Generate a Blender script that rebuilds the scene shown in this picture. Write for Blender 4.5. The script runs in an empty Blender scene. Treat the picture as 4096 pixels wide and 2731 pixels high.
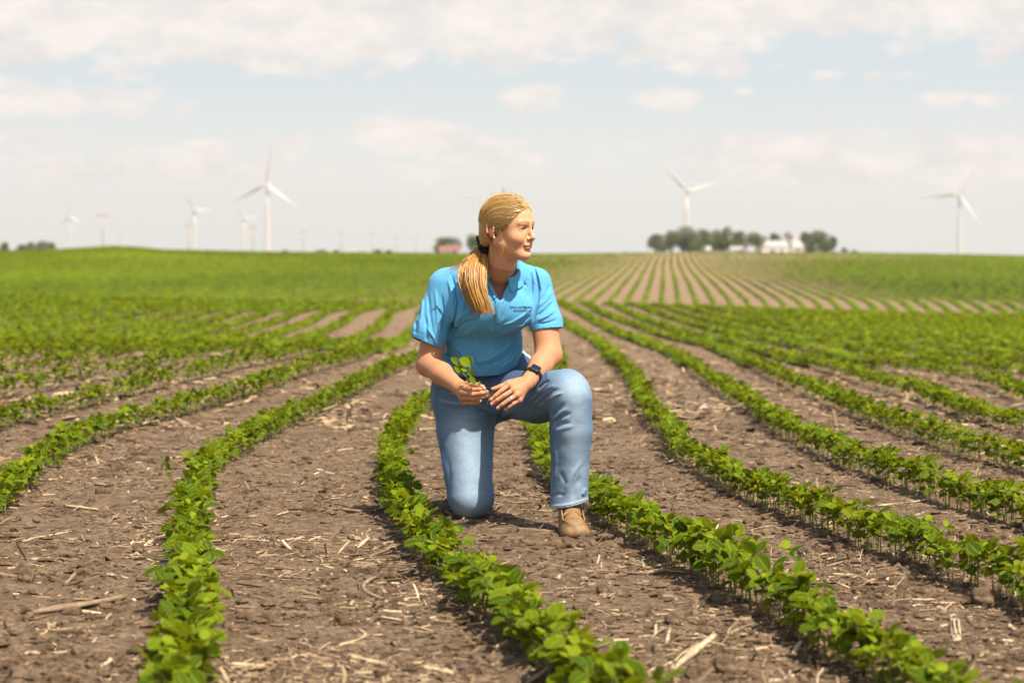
import bpy, math, random
import numpy as np
from mathutils import Vector, Matrix

R = math.radians
# ------------------------------------------------------------------ scene, camera, light
scn = bpy.context.scene
col = scn.collection
rng = np.random.default_rng(7)
random.seed(7)
FPX, CX, EYE = 7964.0, 2048.0, 1040.0          # 70 mm lens on a 36 mm frame, eye level 1.0 m

cam_d = bpy.data.cameras.new("camera")
cam = bpy.data.objects.new("camera", cam_d)
col.objects.link(cam)
cam.location = (0, 0, 1.0)
cam.rotation_euler = (R(90), 0, 0)
cam_d.lens = 70.0
cam_d.sensor_width = 36.0
cam_d.shift_y = -(1365.5 - EYE) / 4096.0
cam_d.clip_start = 0.05
cam_d.clip_end = 20000
cam_d.dof.use_dof = True
cam_d.dof.focus_distance = 7.35
cam_d.dof.aperture_fstop = 3.4
scn.camera = cam

SUN_EL, SUN_AZ = R(60), math.atan2(0.62, -0.78)
sd = Vector((math.sin(SUN_AZ) * math.cos(SUN_EL), math.cos(SUN_AZ) * math.cos(SUN_EL), math.sin(SUN_EL)))
sun_d = bpy.data.lights.new("sun", 'SUN')
sun_d.energy = 5.0
sun_d.angle = R(0.53)
sun_d.color = (1.0, 0.90, 0.75)
sun = bpy.data.objects.new("sun", sun_d)
sun.rotation_euler = (-sd).to_track_quat('-Z', 'Y').to_euler()
sun.location = (20, -12, 40)
col.objects.link(sun)

scn.view_settings.view_transform = 'Standard'
scn.view_settings.look = 'None'
scn.view_settings.gamma = 1
scn.view_settings.exposure = 0.84
scn.view_settings.use_curve_mapping = False
scn.cycles.max_bounces = 6
scn.cycles.transparent_max_bounces = 6
scn.cycles.use_denoising = True


class NT:
    """small helper to write node trees"""
    def __init__(s, tree):
        s.t = tree
        s.n = tree.nodes
        s.l = tree.links

    def new(s, kind, **kw):
        nd = s.n.new(kind)
        for k, v in kw.items():
            setattr(nd, k, v)
        return nd

    def set(s, nd, key, v):
        i = nd.inputs[key]
        if isinstance(v, bpy.types.NodeSocket):
            s.l.new(v, i)
        else:
            i.default_value = v

    def m(s, op, a, b=None, c=None, clamp=False):
        nd = s.new('ShaderNodeMath', operation=op, use_clamp=clamp)
        s.set(nd, 0, a)
        if b is not None:
            s.set(nd, 1, b)
        if c is not None:
            s.set(nd, 2, c)
        return nd.outputs[0]

    def vm(s, op, a, b=None):
        nd = s.new('ShaderNodeVectorMath', operation=op)
        s.set(nd, 0, a)
        if b is not None:
            s.set(nd, 1, b)
        return nd.outputs[0]

    def noise(s, vec, scale, detail=3.0, rough=0.55, dist=0.0, col=False):
        nd = s.new('ShaderNodeTexNoise')
        s.set(nd, 'Vector', vec)
        s.set(nd, 'Scale', scale)
        s.set(nd, 'Detail', detail)
        s.set(nd, 'Roughness', rough)
        s.set(nd, 'Distortion', dist)
        return nd.outputs['Color' if col else 'Fac']

    def ramp(s, fac, stops, interp='LINEAR'):
        nd = s.new('ShaderNodeValToRGB')
        s.set(nd, 'Fac', fac)
        cr = nd.color_ramp
        cr.interpolation = interp
        while len(cr.elements) < len(stops):
            cr.elements.new(0.5)
        for e, (p, c) in zip(cr.elements, stops):
            e.position = p
            e.color = (c, c, c, 1) if isinstance(c, (int, float)) else (*c, 1)
        return nd.outputs['Color']

    def mix(s, fac, a, b, mode='MIX'):
        nd = s.new('ShaderNodeMix', data_type='RGBA', blend_type=mode)
        s.set(nd, 0, fac)
        for k, v in ((6, a), (7, b)):
            if isinstance(v, tuple):
                v = (*v, 1) if len(v) == 3 else v
            s.set(nd, k, v)
        return nd.outputs[2]

    def mapr(s, v, a, b, c=0.0, d=1.0, smooth=False):
        nd = s.new('ShaderNodeMapRange')
        nd.interpolation_type = 'SMOOTHSTEP' if smooth else 'LINEAR'
        for k, x in zip(range(5), (v, a, b, c, d)):
            s.set(nd, k, x)
        return nd.outputs[0]


# ------------------------------------------------------------------ sky
world = bpy.data.worlds.new("World")
scn.world = world
world.use_nodes = True
w = NT(world.node_tree)
w.n.clear()
sky = w.new('ShaderNodeTexSky', sky_type='NISHITA', sun_disc=False)
sky.sun_elevation = SUN_EL
sky.sun_rotation = SUN_AZ
sky.air_density = 1.0
sky.dust_density = 2.0
sky.ozone_density = 1.0
tc = w.new('ShaderNodeTexCoord')
sep = w.new('ShaderNodeSeparateXYZ')
w.l.new(tc.outputs['Generated'], sep.inputs[0])
az = w.m('ARCTAN2', sep.outputs[0], sep.outputs[1])
el = w.m('ARCSINE', sep.outputs[2])
cmb = w.new('ShaderNodeCombineXYZ')
w.l.new(az, cmb.inputs[0])
w.l.new(w.m('MULTIPLY', el, 2.2), cmb.inputs[1])
n1 = w.noise(cmb.outputs[0], 15.0, 10.0, 0.62, 0.25)
n2 = w.noise(cmb.outputs[0], 60.0, 8.0, 0.65)
nz = w.m('ADD', w.m('MULTIPLY', w.m('SUBTRACT', n1, 0.5), 4.6), w.m('MULTIPLY', w.m('SUBTRACT', n2, 0.5), 3.4))
# cloud banks given as patches of the sky: azimuth, elevation, half sizes, weight
S = 1.7415
patches = [(150, 245, 300, 42, .75), (40, 225, 160, 40, .8), (940, 315, 150, 45, 1.05), (1060, 345, 150, 36, .9), (1190, 370, 90, 20, .6),
           (1215, 228, 80, 32, .8), (1525, 228, 85, 30, .75), (2150, 238, 60, 20, .6), (2270, 242, 60, 18, .6), (1885, 175, 40, 16, .5),
           (665, 330, 70, 24, .6), (90, 328, 110, 30, .7), (490, 335, 70, 14, .4), (1735, 318, 80, 14, .5), (1890, 325, 90, 18, .6),
           (1950, 375, 600, 66, .85), (300, 385, 560, 40, .6), (900, 400, 420, 34, .45), (1700, 215, 30, 10, .45), (2170, 130, 40, 10, .4), (2000, 180, 200, 14, .2)]
acc = None
for px, py, rx, ry, wt in patches:
    a0, e0 = (px * S - CX) / FPX, (EYE - py * S) / FPX
    dx = w.m('DIVIDE', w.m('SUBTRACT', az, a0), rx * S / FPX)
    dy = w.m('DIVIDE', w.m('SUBTRACT', el, e0), ry * S / FPX)
    q = w.m('SUBTRACT', wt + .22, w.m('ADD', w.m('MULTIPLY', dx, dx), w.m('MULTIPLY', dy, dy)))
    acc = q if acc is None else w.m('MAXIMUM', acc, q)
# the long bank overhead, lower edge rising towards the right
edge = w.m('ADD', 0.0965, w.m('MULTIPLY', az, 0.028))
bank = w.m('MULTIPLY', w.m('SUBTRACT', el, edge), 70.0)
bank = w.m('MINIMUM', bank, w.mapr(el, 0.20, 0.5, 1.6, -1.0))
acc = w.m('MAXIMUM', acc, bank)
acc = w.m('ADD', w.m('MAXIMUM', acc, -1.0), nz)
cl = w.mapr(acc, -0.25, 0.75, 0.0, 1.0, True)
cshade = w.mapr(w.noise(cmb.outputs[0], 26.0, 9.0, 0.68), 0.38, 0.62, 0.0, 1.0)
ccol = w.mix(cshade, (4.75, 4.44, 4.25), (5.85, 5.32, 4.95))
hsky = w.mix(w.mapr(el, 0.03, 0.105, 1.0, 0.0, True), (4.08, 4.46, 4.62), (5.25, 5.10, 4.75))
skyc = w.mix(0.9, sky.outputs[0], hsky)
skyc = w.mix(w.mapr(el, 0.25, 0.9), skyc, sky.outputs[0])
final = w.mix(w.m('MULTIPLY', cl, 0.88), skyc, ccol)
final = w.mix(w.mapr(el, -0.02, -0.002, 1.0, 0.0), final, (0.9, 0.75, 0.5))
bg = w.new('ShaderNodeBackground')
w.l.new(final, bg.inputs[0])
bg.inputs[1].default_value = 0.10
wo = w.new('ShaderNodeOutputWorld')
w.l.new(bg.outputs[0], wo.inputs[0])


# ------------------------------------------------------------------ object helpers
def at(px, py, Y):
    """photo position and distance -> point in the place"""
    return np.array([(px - CX) / FPX * Y, Y, 1.0 - (py - EYE) / FPX * Y])


def tag(o, label=None, cat=None, group=None, kind=None):
    for k, v in (('label', label), ('category', cat), ('group', group), ('kind', kind)):
        if v is not None:
            o[k] = v
    return o


def mesh(name, V, F, mat=None, smooth=True, colors=None, uv=None, faces3=None):
    V = np.asarray(V, dtype=np.float32).reshape(-1, 3)
    me = bpy.data.meshes.new(name)
    parts, starts, tot = [], [], 0
    for A in ([F] if F is not None and len(F) else []) + ([faces3] if faces3 is not None and len(faces3) else []):
        A = np.asarray(A, dtype=np.int32)
        parts.append(A.ravel())
        starts.append(tot + np.arange(len(A), dtype=np.int32) * A.shape[1])
        tot += A.size
    L = np.concatenate(parts)
    St = np.concatenate(starts)
    me.vertices.add(len(V))
    me.vertices.foreach_set('co', V.ravel())
    me.loops.add(len(L))
    me.loops.foreach_set('vertex_index', L)
    me.polygons.add(len(St))
    me.polygons.foreach_set('loop_start', St)
    me.polygons.foreach_set('use_smooth', np.full(len(St), smooth, dtype=bool))
    me.update(calc_edges=True)
    me.validate()
    if colors is not None:
        C = np.ones((len(V), 4), dtype=np.float32)
        C[:, :colors.shape[1]] = colors
        a = me.color_attributes.new('col', 'FLOAT_COLOR', 'POINT')
        a.data.foreach_set('color', C.ravel())
    if uv is not None:
        a = me.attributes.new('leafuv', 'FLOAT2', 'POINT')
        a.data.foreach_set('vector', np.asarray(uv, dtype=np.float32).ravel())
    if mat is not None:
        me.materials.append(mat)
    return me


def obj(name, me, parent=None, loc=None):
    o = bpy.data.objects.new(name, me)
    col.objects.link(o)
    if parent is not None:
        o.parent = parent
    if loc is not None:
        o.location = loc
    return o


def empty(name, loc=(0, 0, 0), rz=0.0, parent=None):
    o = bpy.data.objects.new(name, None)
    o.empty_display_size = 0.1
    col.objects.link(o)
    o.location = loc
    o.rotation_euler = (0, 0, rz)
    if parent is not None:
        o.parent = parent
    return o


def copy_tree(o, parent=None):
    c = o.copy()
    col.objects.link(c)
    if parent is not None:
        c.parent = parent
    for ch in list(o.children):
        copy_tree(ch, c)
    return c


class MB:
    """collects simple solids, gives ONE mesh"""
    def __init__(s):
        s.V, s.Q, s.T, s.C, s.n = [], [], [], [], 0

    def add(s, V, Q=None, T=None, c=None):
        V = np.asarray(V, float).reshape(-1, 3)
        s.V.append(V)
        if Q is not None and len(Q):
            s.Q.append(np.asarray(Q, int) + s.n)
        if T is not None and len(T):
            s.T.append(np.asarray(T, int) + s.n)
        s.C.append(np.tile(np.array(c if c is not None else (1, 1, 1), float), (len(V), 1)))
        s.n += len(V)
        return s

    def box(s, lo, hi, c=None, M=None):
        x0, y0, z0 = lo
        x1, y1, z1 = hi
        V = np.array([(x0, y0, z0), (x1, y0, z0), (x1, y1, z0), (x0, y1, z0), (x0, y0, z1), (x1, y0, z1), (x1, y1, z1), (x0, y1, z1)], float)
        if M is not None:
            V = V @ M[:3, :3].T + M[:3, 3]
        return s.add(V, [(0, 3, 2, 1), (4, 5, 6, 7), (0, 1, 5, 4), (1, 2, 6, 5), (2, 3, 7, 6), (3, 0, 4, 7)], c=c)

    def tube(s, P, r, n=6, c=None, flat=1.0, up=(0, 0, 1), cap=True):
        P = np.asarray(P, float)
        k = len(P)
        r = np.full(k, r, float) if np.isscalar(r) else np.asarray(r, float)
        T = np.gradient(P, axis=0)
        T /= np.linalg.norm(T, axis=1, keepdims=True) + 1e-12
        U = np.tile(np.array(up, float), (k, 1))
        bad = np.abs((U * T).sum(1)) > 0.95
        U[bad] = (0.31, 0.95, 0.05)
        A = np.cross(T, U)
        A /= np.linalg.norm(A, axis=1, keepdims=True) + 1e-12
        B = np.cross(A, T)
        th = np.arange(n) / n * 2 * np.pi
        V = P[:, None] + r[:, None, None] * (np.cos(th)[None, :, None] * A[:, None] + flat * np.sin(th)[None, :, None] * B[:, None])
        i, j = np.meshgrid(np.arange(k - 1), np.arange(n), indexing='ij')
        a = i * n + j
        b = i * n + (j + 1) % n
        Q = np.stack([a, b, b + n, a + n], -1).reshape(-1, 4)
        V = V.reshape(-1, 3)
        if cap:
            V = np.vstack([V, P[0], P[-1]])
            m = k * n
            T0 = [(m, (q + 1) % n, q) for q in range(n)] + [(m + 1, (k - 1) * n + q, (k - 1) * n + (q + 1) % n) for q in range(n)]
            return s.add(V, Q, T0, c=c)
        return s.add(V, Q, c=c)

    def lathe(s, prof, n=16, loc=(0, 0, 0), c=None):
        prof = np.asarray(prof, float)
        th = np.arange(n) / n * 2 * np.pi
        V = np.stack([prof[:, 0, None] * np.cos(th), prof[:, 0, None] * np.sin(th), np.repeat(prof[:, 1, None], n, 1)], -1).reshape(-1, 3) + np.array(loc)
        k = len(prof)
        i, j = np.meshgrid(np.arange(k - 1), np.arange(n), indexing='ij')
        a = i * n + j
        b = i * n + (j + 1) % n
        return s.add(V, np.stack([a, b, b + n, a + n], -1).reshape(-1, 4), c=c)

    def me(s, name, mat=None, smooth=True, uv=None, off=None):
        V = np.vstack(s.V)
        if off is not None:
            V = V - np.asarray(off, float)
        return mesh(name, V, np.vstack(s.Q) if s.Q else None, mat, smooth, colors=np.vstack(s.C), uv=uv,
                    faces3=np.vstack(s.T) if s.T else None)


# ------------------------------------------------------------------ numpy noise
def _h(ix, iy, iz, seed):
    h = (ix.astype(np.int64) * 374761393 + iy.astype(np.int64) * 668265263 + iz.astype(np.int64) * 2147483647 + seed * 974634777) & 0xFFFFFFFF
    h = ((h ^ (h >> 13)) * 1274126177) & 0xFFFFFFFF
    h = (h ^ (h >> 16)) & 0xFFFFFF
    return h / float(0xFFFFFF)


def vnoise(P, scale, seed=1):
    """value noise, about -1..1; P is N x 2 or N x 3"""
    P = np.asarray(P, float) * scale
    if P.shape[1] == 2:
        P = np.c_[P, np.zeros(len(P)) + 0.5]
    I = np.floor(P).astype(np.int64)
    f = P - I
    f = f * f * (3 - 2 * f)
    o = 0
    for dx in (0, 1):
        wx = f[:, 0] if dx else 1 - f[:, 0]
        for dy in (0, 1):
            wy = f[:, 1] if dy else 1 - f[:, 1]
            for dz in (0, 1):
                wz = f[:, 2] if dz else 1 - f[:, 2]
                o = o + wx * wy * wz * _h(I[:, 0] + dx, I[:, 1] + dy, I[:, 2] + dz, seed)
    return o * 2 - 1


# ------------------------------------------------------------------ the lie of the land
_ty = np.arange(-100, 9000, 0.5)
_tz = np.interp(_ty, [-100, 10, 13, 16.4, 21, 27, 37, 45, 60, 66, 76, 82, 89, 120, 155, 200, 250, 300, 345, 520, 900, 3000, 9000],
                [0, 0, -.06, -.14, -.22, -.31, -.42, -.45, -.42, -.47, -1.2, -1.12, -.84, -.42, -.02, .6, 1.2, 1.8, 1.7, 1.2, 1.7, -2, -12])
_k = np.exp(-np.linspace(-2, 2, 13) ** 2)
_tz = np.convolve(np.pad(_tz, 6, 'edge'), _k / _k.sum(), 'valid')
_cp = np.array([-3000, -200, 0, 220, 350, 450, 540, 640, 1000, 1500, 1900, 2240, 2800, 3400, 3800, 4096, 4600, 8000])
_cy = np.array([1008, 1006, 1004, 997, 990, 984.5, 987, 998, 1006, 1011, 1014, 1014, 1007, 1009, 1015, 1021, 1026, 1026])


def smooth01(t):
    t = np.clip(t, 0, 1)
    return t * t * (3 - 2 * t)


def land(x, y):
    x = np.asarray(x, float)
    y = np.asarray(y, float)
    z = np.interp(y, _ty, _tz)
    px = CX + FPX * x / np.maximum(y, 50)
    zc = 1 + (EYE - np.interp(px, _cp, _cy)) / FPX * 300
    wgt = smooth01((y - 170) / 110) * smooth01((520 - y) / 180)
    z = z + wgt * (zc - 0.1 - 1.8)
    z = z + 0.22 * smooth01((1.5 - x) / 4.0) * smooth01((y - 11) / 7) * smooth01((34 - y) / 14)
    z = z - 0.40 * smooth01((x - 1) / 15.0) * smooth01((y - 24) / 34) * smooth01((90 - y) / 14)
    z = z + 0.25 * smooth01((-3 - x) / 18.0) * smooth01((y - 30) / 30) * smooth01((110 - y) / 40)
    return z


def relief(x, y):
    """clods and crumbs of the worked soil"""
    P = np.c_[x.ravel(), y.ravel()]
    f = np.clip(1.2 - np.abs(P[:, 1] - 4) / 22, 0, 1)
    warp = np.c_[P[:, 0] + .03 * vnoise(P, 9, 3), P[:, 1] + .03 * vnoise(P, 9, 4)]
    rough = smooth01(vnoise(P, 1.9, 11) * .8 + .5)
    z = .012 * vnoise(warp, 2.6, 1) + .011 * vnoise(warp, 7, 2) + (.003 + .013 * rough) * vnoise(warp, 17, 5) + (.002 + .009 * rough) * vnoise(warp, 36, 6)
    z += rough * .009 * np.abs(vnoise(warp, 14, 8)) ** .5
    # gentle press marks of a packer wheel between the rows
    return (z * f).reshape(x.shape)


# ------------------------------------------------------------------ soybean rows: x of a row at distance y
_ry = np.array([1.0, 3.0, 4.0, 4.8, 5.5, 6.0, 7.0, 8.0, 9.0, 10.0, 11.5, 13.0, 14.5, 16.0, 18.0, 20.0, 22.5, 25.0, 28.0, 31.0, 34.0, 38.0, 42.0, 47.0, 53.0, 60.0, 66.0, 90.0])
_rM = np.array([
    [-2.66, -2.87, -3.00, -3.08, -3.20, -3.28, -3.45, -3.58, -3.72, -3.82, -3.90, -3.75, -3.55, -3.06, -3.01, -3.00, -2.91, -3.03, -3.19, -3.34, -3.50, -3.63, -3.71, -3.88, -4.14, -3.78, -3.78, -3.78],
    [-1.89, -2.10, -2.23, -2.31, -2.43, -2.51, -2.68, -2.81, -2.95, -3.05, -3.13, -2.98, -2.68, -2.43, -2.21, -2.18, -2.20, -2.28, -2.39, -2.50, -2.61, -2.72, -2.78, -2.96, -3.24, -3.01, -3.01, -3.01],
    [-1.12, -1.33, -1.46, -1.54, -1.66, -1.74, -1.91, -2.04, -2.18, -2.28, -2.36, -2.14, -1.89, -1.72, -1.58, -1.52, -1.56, -1.61, -1.68, -1.74, -1.81, -1.91, -1.98, -2.15, -2.40, -2.24, -2.24, -2.24],
    [-0.35, -0.56, -0.69, -0.77, -0.89, -0.97, -1.14, -1.27, -1.38, -1.41, -1.40, -1.31, -1.17, -1.09, -1.02, -0.85, -0.86, -0.89, -0.92, -0.97, -1.01, -1.10, -1.18, -1.34, -1.57, -1.47, -1.47, -1.47],
    [0.70, 0.40, 0.25, 0.10, -0.06, -0.14, -0.36, -0.47, -0.55, -0.60, -0.62, -0.62, -0.46, -0.39, -0.31, -0.18, -0.17, -0.17, -0.17, -0.19, -0.21, -0.30, -0.38, -0.53, -0.73, -0.70, -0.70, -0.70],
    [1.40, 1.12, 0.98, 0.84, 0.72, 0.63, 0.43, 0.28, 0.17, 0.14, 0.14, 0.14, 0.26, 0.32, 0.40, 0.49, 0.53, 0.56, 0.59, 0.59, 0.59, 0.51, 0.42, 0.27, 0.10, 0.07, 0.07, 0.07],
    [2.30, 1.90, 1.74, 1.60, 1.48, 1.43, 1.19, 1.00, 0.90, 0.83, 0.90, 0.90, 0.97, 1.03, 1.11, 1.16, 1.22, 1.28, 1.35, 1.37, 1.39, 1.31, 1.22, 1.08, 0.94, 0.84, 0.84, 0.84],
    [3.06, 2.67, 2.50, 2.37, 2.25, 2.19, 1.96, 1.79, 1.65, 1.60, 1.57, 1.64, 1.71, 1.76, 1.82, 1.91, 2.01, 2.11, 2.19, 2.13, 2.07, 1.99, 1.94, 1.89, 1.78, 1.61, 1.61, 1.61],
    [3.83, 3.43, 3.27, 3.13, 3.01, 2.96, 2.72, 2.56, 2.42, 2.31, 2.28, 2.32, 2.38, 2.45, 2.51, 2.62, 2.74, 2.85, 2.95, 3.03, 2.84, 2.73, 2.70, 2.53, 2.35, 2.38, 2.38, 2.38],
    [4.59, 4.20, 4.04, 3.90, 3.78, 3.72, 3.49, 3.32, 3.18, 3.07, 3.05, 3.01, 3.14, 3.27, 3.29, 3.40, 3.46, 3.46, 3.54, 3.55, 3.47, 3.36, 3.28, 3.23, 3.11, 3.15, 3.15, 3.15],
    [5.36, 4.96, 4.80, 4.66, 4.54, 4.49, 4.25, 4.09, 3.95, 3.84, 3.81, 3.78, 3.91, 4.04, 4.35, 4.30, 4.20, 4.15, 4.31, 4.32, 4.24, 4.12, 4.05, 4.00, 3.87, 3.91, 3.91, 3.91],
])


_rd = np.arange(1, 90, .1)


def _sm(v):
    q = np.interp(_rd, _ry, v)
    k = np.exp(-np.linspace(-2, 2, 13) ** 2)
    return np.convolve(np.pad(q, 6, 'edge'), k / k.sum(), 'valid')


_tab = {n: _sm(_rM[n + 6]) for n in range(-6, 5)}


def row_x(n, y):
    if n < -6:
        return np.interp(y, _rd, _tab[-6]) + (n + 6) * .76
    if n > 4:
        return np.interp(y, _rd, _tab[4]) + (n - 4) * .76
    return np.interp(y, _rd, _tab[n])


# ------------------------------------------------------------------ materials
def new_mat(name):
    m = bpy.data.materials.new(name)
    m.use_nodes = True
    t = NT(m.node_tree)
    b = t.n['Principled BSDF']
    return m, t, b


def obj_co(t):
    return t.new('ShaderNodeTexCoord').outputs['Object']


def attr(t, name='col', out='Color'):
    return t.new('ShaderNodeAttribute', attribute_name=name).outputs[out]


def bump(t, b, h, strength=0.3, dist=0.01):
    nd = t.new('ShaderNodeBump')
    t.set(nd, 'Strength', strength)
    t.set(nd, 'Distance', dist)
    t.set(nd, 'Height', h)
    t.l.new(nd.outputs[0], b.inputs['Normal'])


def island(t):
    return t.new('ShaderNodeNewGeometry').outputs['Random Per Island']


def simple_mat(name, c, rough=0.6, metal=0.0, var=0.12, scale=8.0, spec=0.4):
    m, t, b = new_mat(name)
    n = t.noise(obj_co(t), scale, 4)
    k = t.mapr(n, .3, .7, 1 - var, 1 + var)
    t.l.new(t.mix(1.0, c, t.vm('MULTIPLY', (1, 1, 1), k) if False else k, 'MULTIPLY'), b.inputs['Base Color'])
    b.inputs['Roughness'].default_value = rough
    b.inputs['Metallic'].default_value = metal
    b.inputs['Specular IOR Level'].default_value = spec
    return m


def soil_mat():
    m, t, b = new_mat('soil')
    co = obj_co(t)
    n1 = t.noise(co, 1.3, 5, .6)
    n2 = t.noise(co, 7.0, 6, .65)
    n3 = t.noise(co, 38.0, 5, .65)
    n4 = t.noise(co, 150.0, 4, .7)
    c = t.ramp(n2, [(.32, (.072, .043, .024)), (.43, (.195, .126, .075)), (.56, (.300, .205, .128)), (.72, (.39, .282, .185))])
    c = t.mix(t.mapr(n1, .40, .66, 0, .75), c, (.300, .207, .131))
    k = t.mapr(n3, .28, .72, .50, 1.40)
    c = t.mix(1.0, c, k, 'MULTIPLY')
    c = t.mix(t.mapr(n4, .60, .72, 0, .45), c, (.36, .28, .20))
    c = t.mix(t.mapr(n4, .30, .38, .5, 0), c, (.10, .068, .050))
    vc = t.new('ShaderNodeTexVoronoi', feature='F1')
    vc.inputs['Scale'].default_value = 70
    t.l.new(co, vc.inputs['Vector'])
    sc_ = t.new('ShaderNodeSeparateColor')
    t.l.new(vc.outputs['Color'], sc_.inputs[0])
    c = t.mix(1.0, c, t.mapr(sc_.outputs[0], 0, 1, .72, 1.22), 'MULTIPLY')
    # straw flecks too small to be pieces
    vor = t.new('ShaderNodeTexVoronoi', feature='F1')
    mp = t.new('ShaderNodeMapping')
    mp.inputs['Scale'].default_value = (22, 58, 30)
    mp.inputs['Rotation'].default_value = (0, 0, .5)
    t.l.new(t.vm('ADD', co, t.vm('SCALE', t.noise(co, 6, 3, col=True))), mp.inputs[0])
    t.l.new(mp.outputs[0], vor.inputs['Vector'])
    fl = t.m('MULTIPLY', t.mapr(vor.outputs['Distance'], .10, .22, 1, 0), t.mapr(n1, .42, .6, .2, .8))
    c = t.mix(fl, c, (.34, .245, .15))
    t.l.new(c, b.inputs['Base Color'])
    b.inputs['Roughness'].default_value = .95
    b.inputs['Specular IOR Level'].default_value = .15
    vo = t.new('ShaderNodeTexVoronoi', feature='F1')
    vo.inputs['Scale'].default_value = 55
    t.l.new(t.vm('ADD', co, t.vm('SCALE', t.noise(co, 30, 3, col=True))), vo.inputs['Vector'])
    vo2 = t.new('ShaderNodeTexVoronoi', feature='F1')
    vo2.inputs['Scale'].default_value = 120
    t.l.new(co, vo2.inputs['Vector'])
    cr = t.m('ADD', t.m('MULTIPLY', vo.outputs['Distance'], -1.3), t.m('MULTIPLY', vo2.outputs['Distance'], -.7))
    h = t.m('ADD', cr, t.m('ADD', t.m('MULTIPLY', n3, 1.0), t.m('ADD', t.m('MULTIPLY', n4, .5), t.m('MULTIPLY', n2, 1.0))))
    bump(t, b, h, .75, .012)
    return m


def far_soil(t, co, c):
    return c


def leaf_mat(name, dark, light, trans):
    m, t, b = new_mat(name)
    a = attr(t)
    s = t.new('ShaderNodeSeparateColor')
    t.l.new(a, s.inputs[0])
    uvn = t.new('ShaderNodeAttribute', attribute_name='leafuv').outputs['Vector']
    su = t.new('ShaderNodeSeparateXYZ')
    t.l.new(uvn, su.inputs[0])
    av = t.m('ABSOLUTE', su.outputs[1])
    base = t.mix(s.outputs[0], dark, light)
    mid = t.mapr(av, .03, .09, .65, 0)
    side = t.m('SINE', t.m('ADD', t.m('MULTIPLY', su.outputs[0], 38.0), t.m('MULTIPLY', av, -14.0)))
    side = t.mapr(side, .72, 1.0, 0, .18)
    edge = t.mapr(av, .80, 1.0, 0, .8)
    f = t.m('MAXIMUM', t.m('MAXIMUM', mid, side), edge)
    c = t.mix(f, base, (light[0] * 1.35, light[1] * 1.25, light[2] * 3))
    c = t.mix(t.mapr(t.noise(obj_co(t), 60, 3), .3, .7, 0, .28), c, dark)
    # yellow seed leaves carry green = 0
    c = t.mix(s.outputs[1], (.42, .40, .04), c)
    geo = t.new('ShaderNodeNewGeometry')
    cb = t.mix(t.m('MULTIPLY', geo.outputs['Backfacing'], .55), c, (.20, .25, .045))
    t.l.new(cb, b.inputs['Base Color'])
    b.inputs['Roughness'].default_value = .62
    b.inputs['Specular IOR Level'].default_value = .07
    tr = t.new('ShaderNodeBsdfTranslucent')
    t.l.new(t.mix(1.0, c, trans, 'MULTIPLY'), tr.inputs[0])
    ms = t.new('ShaderNodeMixShader')
    ms.inputs[0].default_value = .36
    t.l.new(b.outputs[0], ms.inputs[1])
    t.l.new(tr.outputs[0], ms.inputs[2])
    t.l.new(ms.outputs[0], t.n['Material Output'].inputs[0])
    return m


def straw_mat(name='dry_straw'):
    m, t, b = new_mat(name)
    i = island(t)
    c = t.ramp(i, [(0, (.045, .026, .015)), (.25, (.12, .076, .043)), (.55, (.25, .170, .098)), (.85, (.38, .272, .160)), (1, (.52, .40, .26))])
    co = obj_co(t)
    n = t.noise(co, 90, 4, .6)
    c = t.mix(1.0, c, t.mapr(n, .25, .75, .6, 1.3), 'MULTIPLY')
    t.l.new(c, b.inputs['Base Color'])
    b.inputs['Roughness'].default_value = .75
    b.inputs['Specular IOR Level'].default_value = .25
    bump(t, b, n, .4, .004)
    return m


M_soil = soil_mat()
M_leaf = leaf_mat('soybean_leaf', (.036, .074, .003), (.220, .285, .008), (1.7, 1.35, .3, 1))
M_straw = straw_mat()
M_stem = simple_mat('plant_stem', (.20, .20, .075), .7, var=.25, scale=40)
M_clod = soil_mat()
M_clod.name = 'soil_clod'
M_cob = simple_mat('corn_cob', (.13, .075, .045), .9, var=.5, scale=90)

# ------------------------------------------------------------------ ground: one sheet to the horizon


def axis(fine_lo, fine_hi, step, grow, lo, hi):
    a = list(np.arange(fine_lo, fine_hi, step))
    s, v = step, a[-1]
    while v < hi:
        s *= grow
        v += s
        a.append(v)
    s, v, bck = step, a[0], []
    while v > lo:
        s *= grow
        v -= s
        bck.append(v)
    return np.array(bck[::-1] + a)


gx = axis(-2.7, 2.7, .017, 1.022, -5200, 5200)
gy = axis(4.0, 11.0, .018, 1.018, -60, 8800)
GX, GY = np.meshgrid(gx, gy, indexing='ij')
GZ = land(GX, GY)
near = (np.abs(GX) < 9) & (GY > 2) & (GY < 26)
rz = np.zeros_like(GZ)
rz[near] = relief(GX[near], GY[near])
GZ = GZ + rz
nx_, ny_ = GX.shape
ii, jj = np.meshgrid(np.arange(nx_ - 1), np.arange(ny_ - 1), indexing='ij')
a_ = ii * ny_ + jj
ground = obj('field_soil', mesh('field_soil', np.stack([GX, GY, GZ], -1).reshape(-1, 3),
                                np.stack([a_, a_ + ny_, a_ + ny_ + 1, a_ + 1], -1).reshape(-1, 4), M_soil))
tag(ground, kind='structure')


def ground_z(x, y):
    x = np.atleast_1d(np.asarray(x, float))
    y = np.atleast_1d(np.asarray(y, float))
    return land(x, y) + np.where((np.abs(x) < 9) & (y < 26) & (y > 2), relief(x, y), 0)


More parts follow.
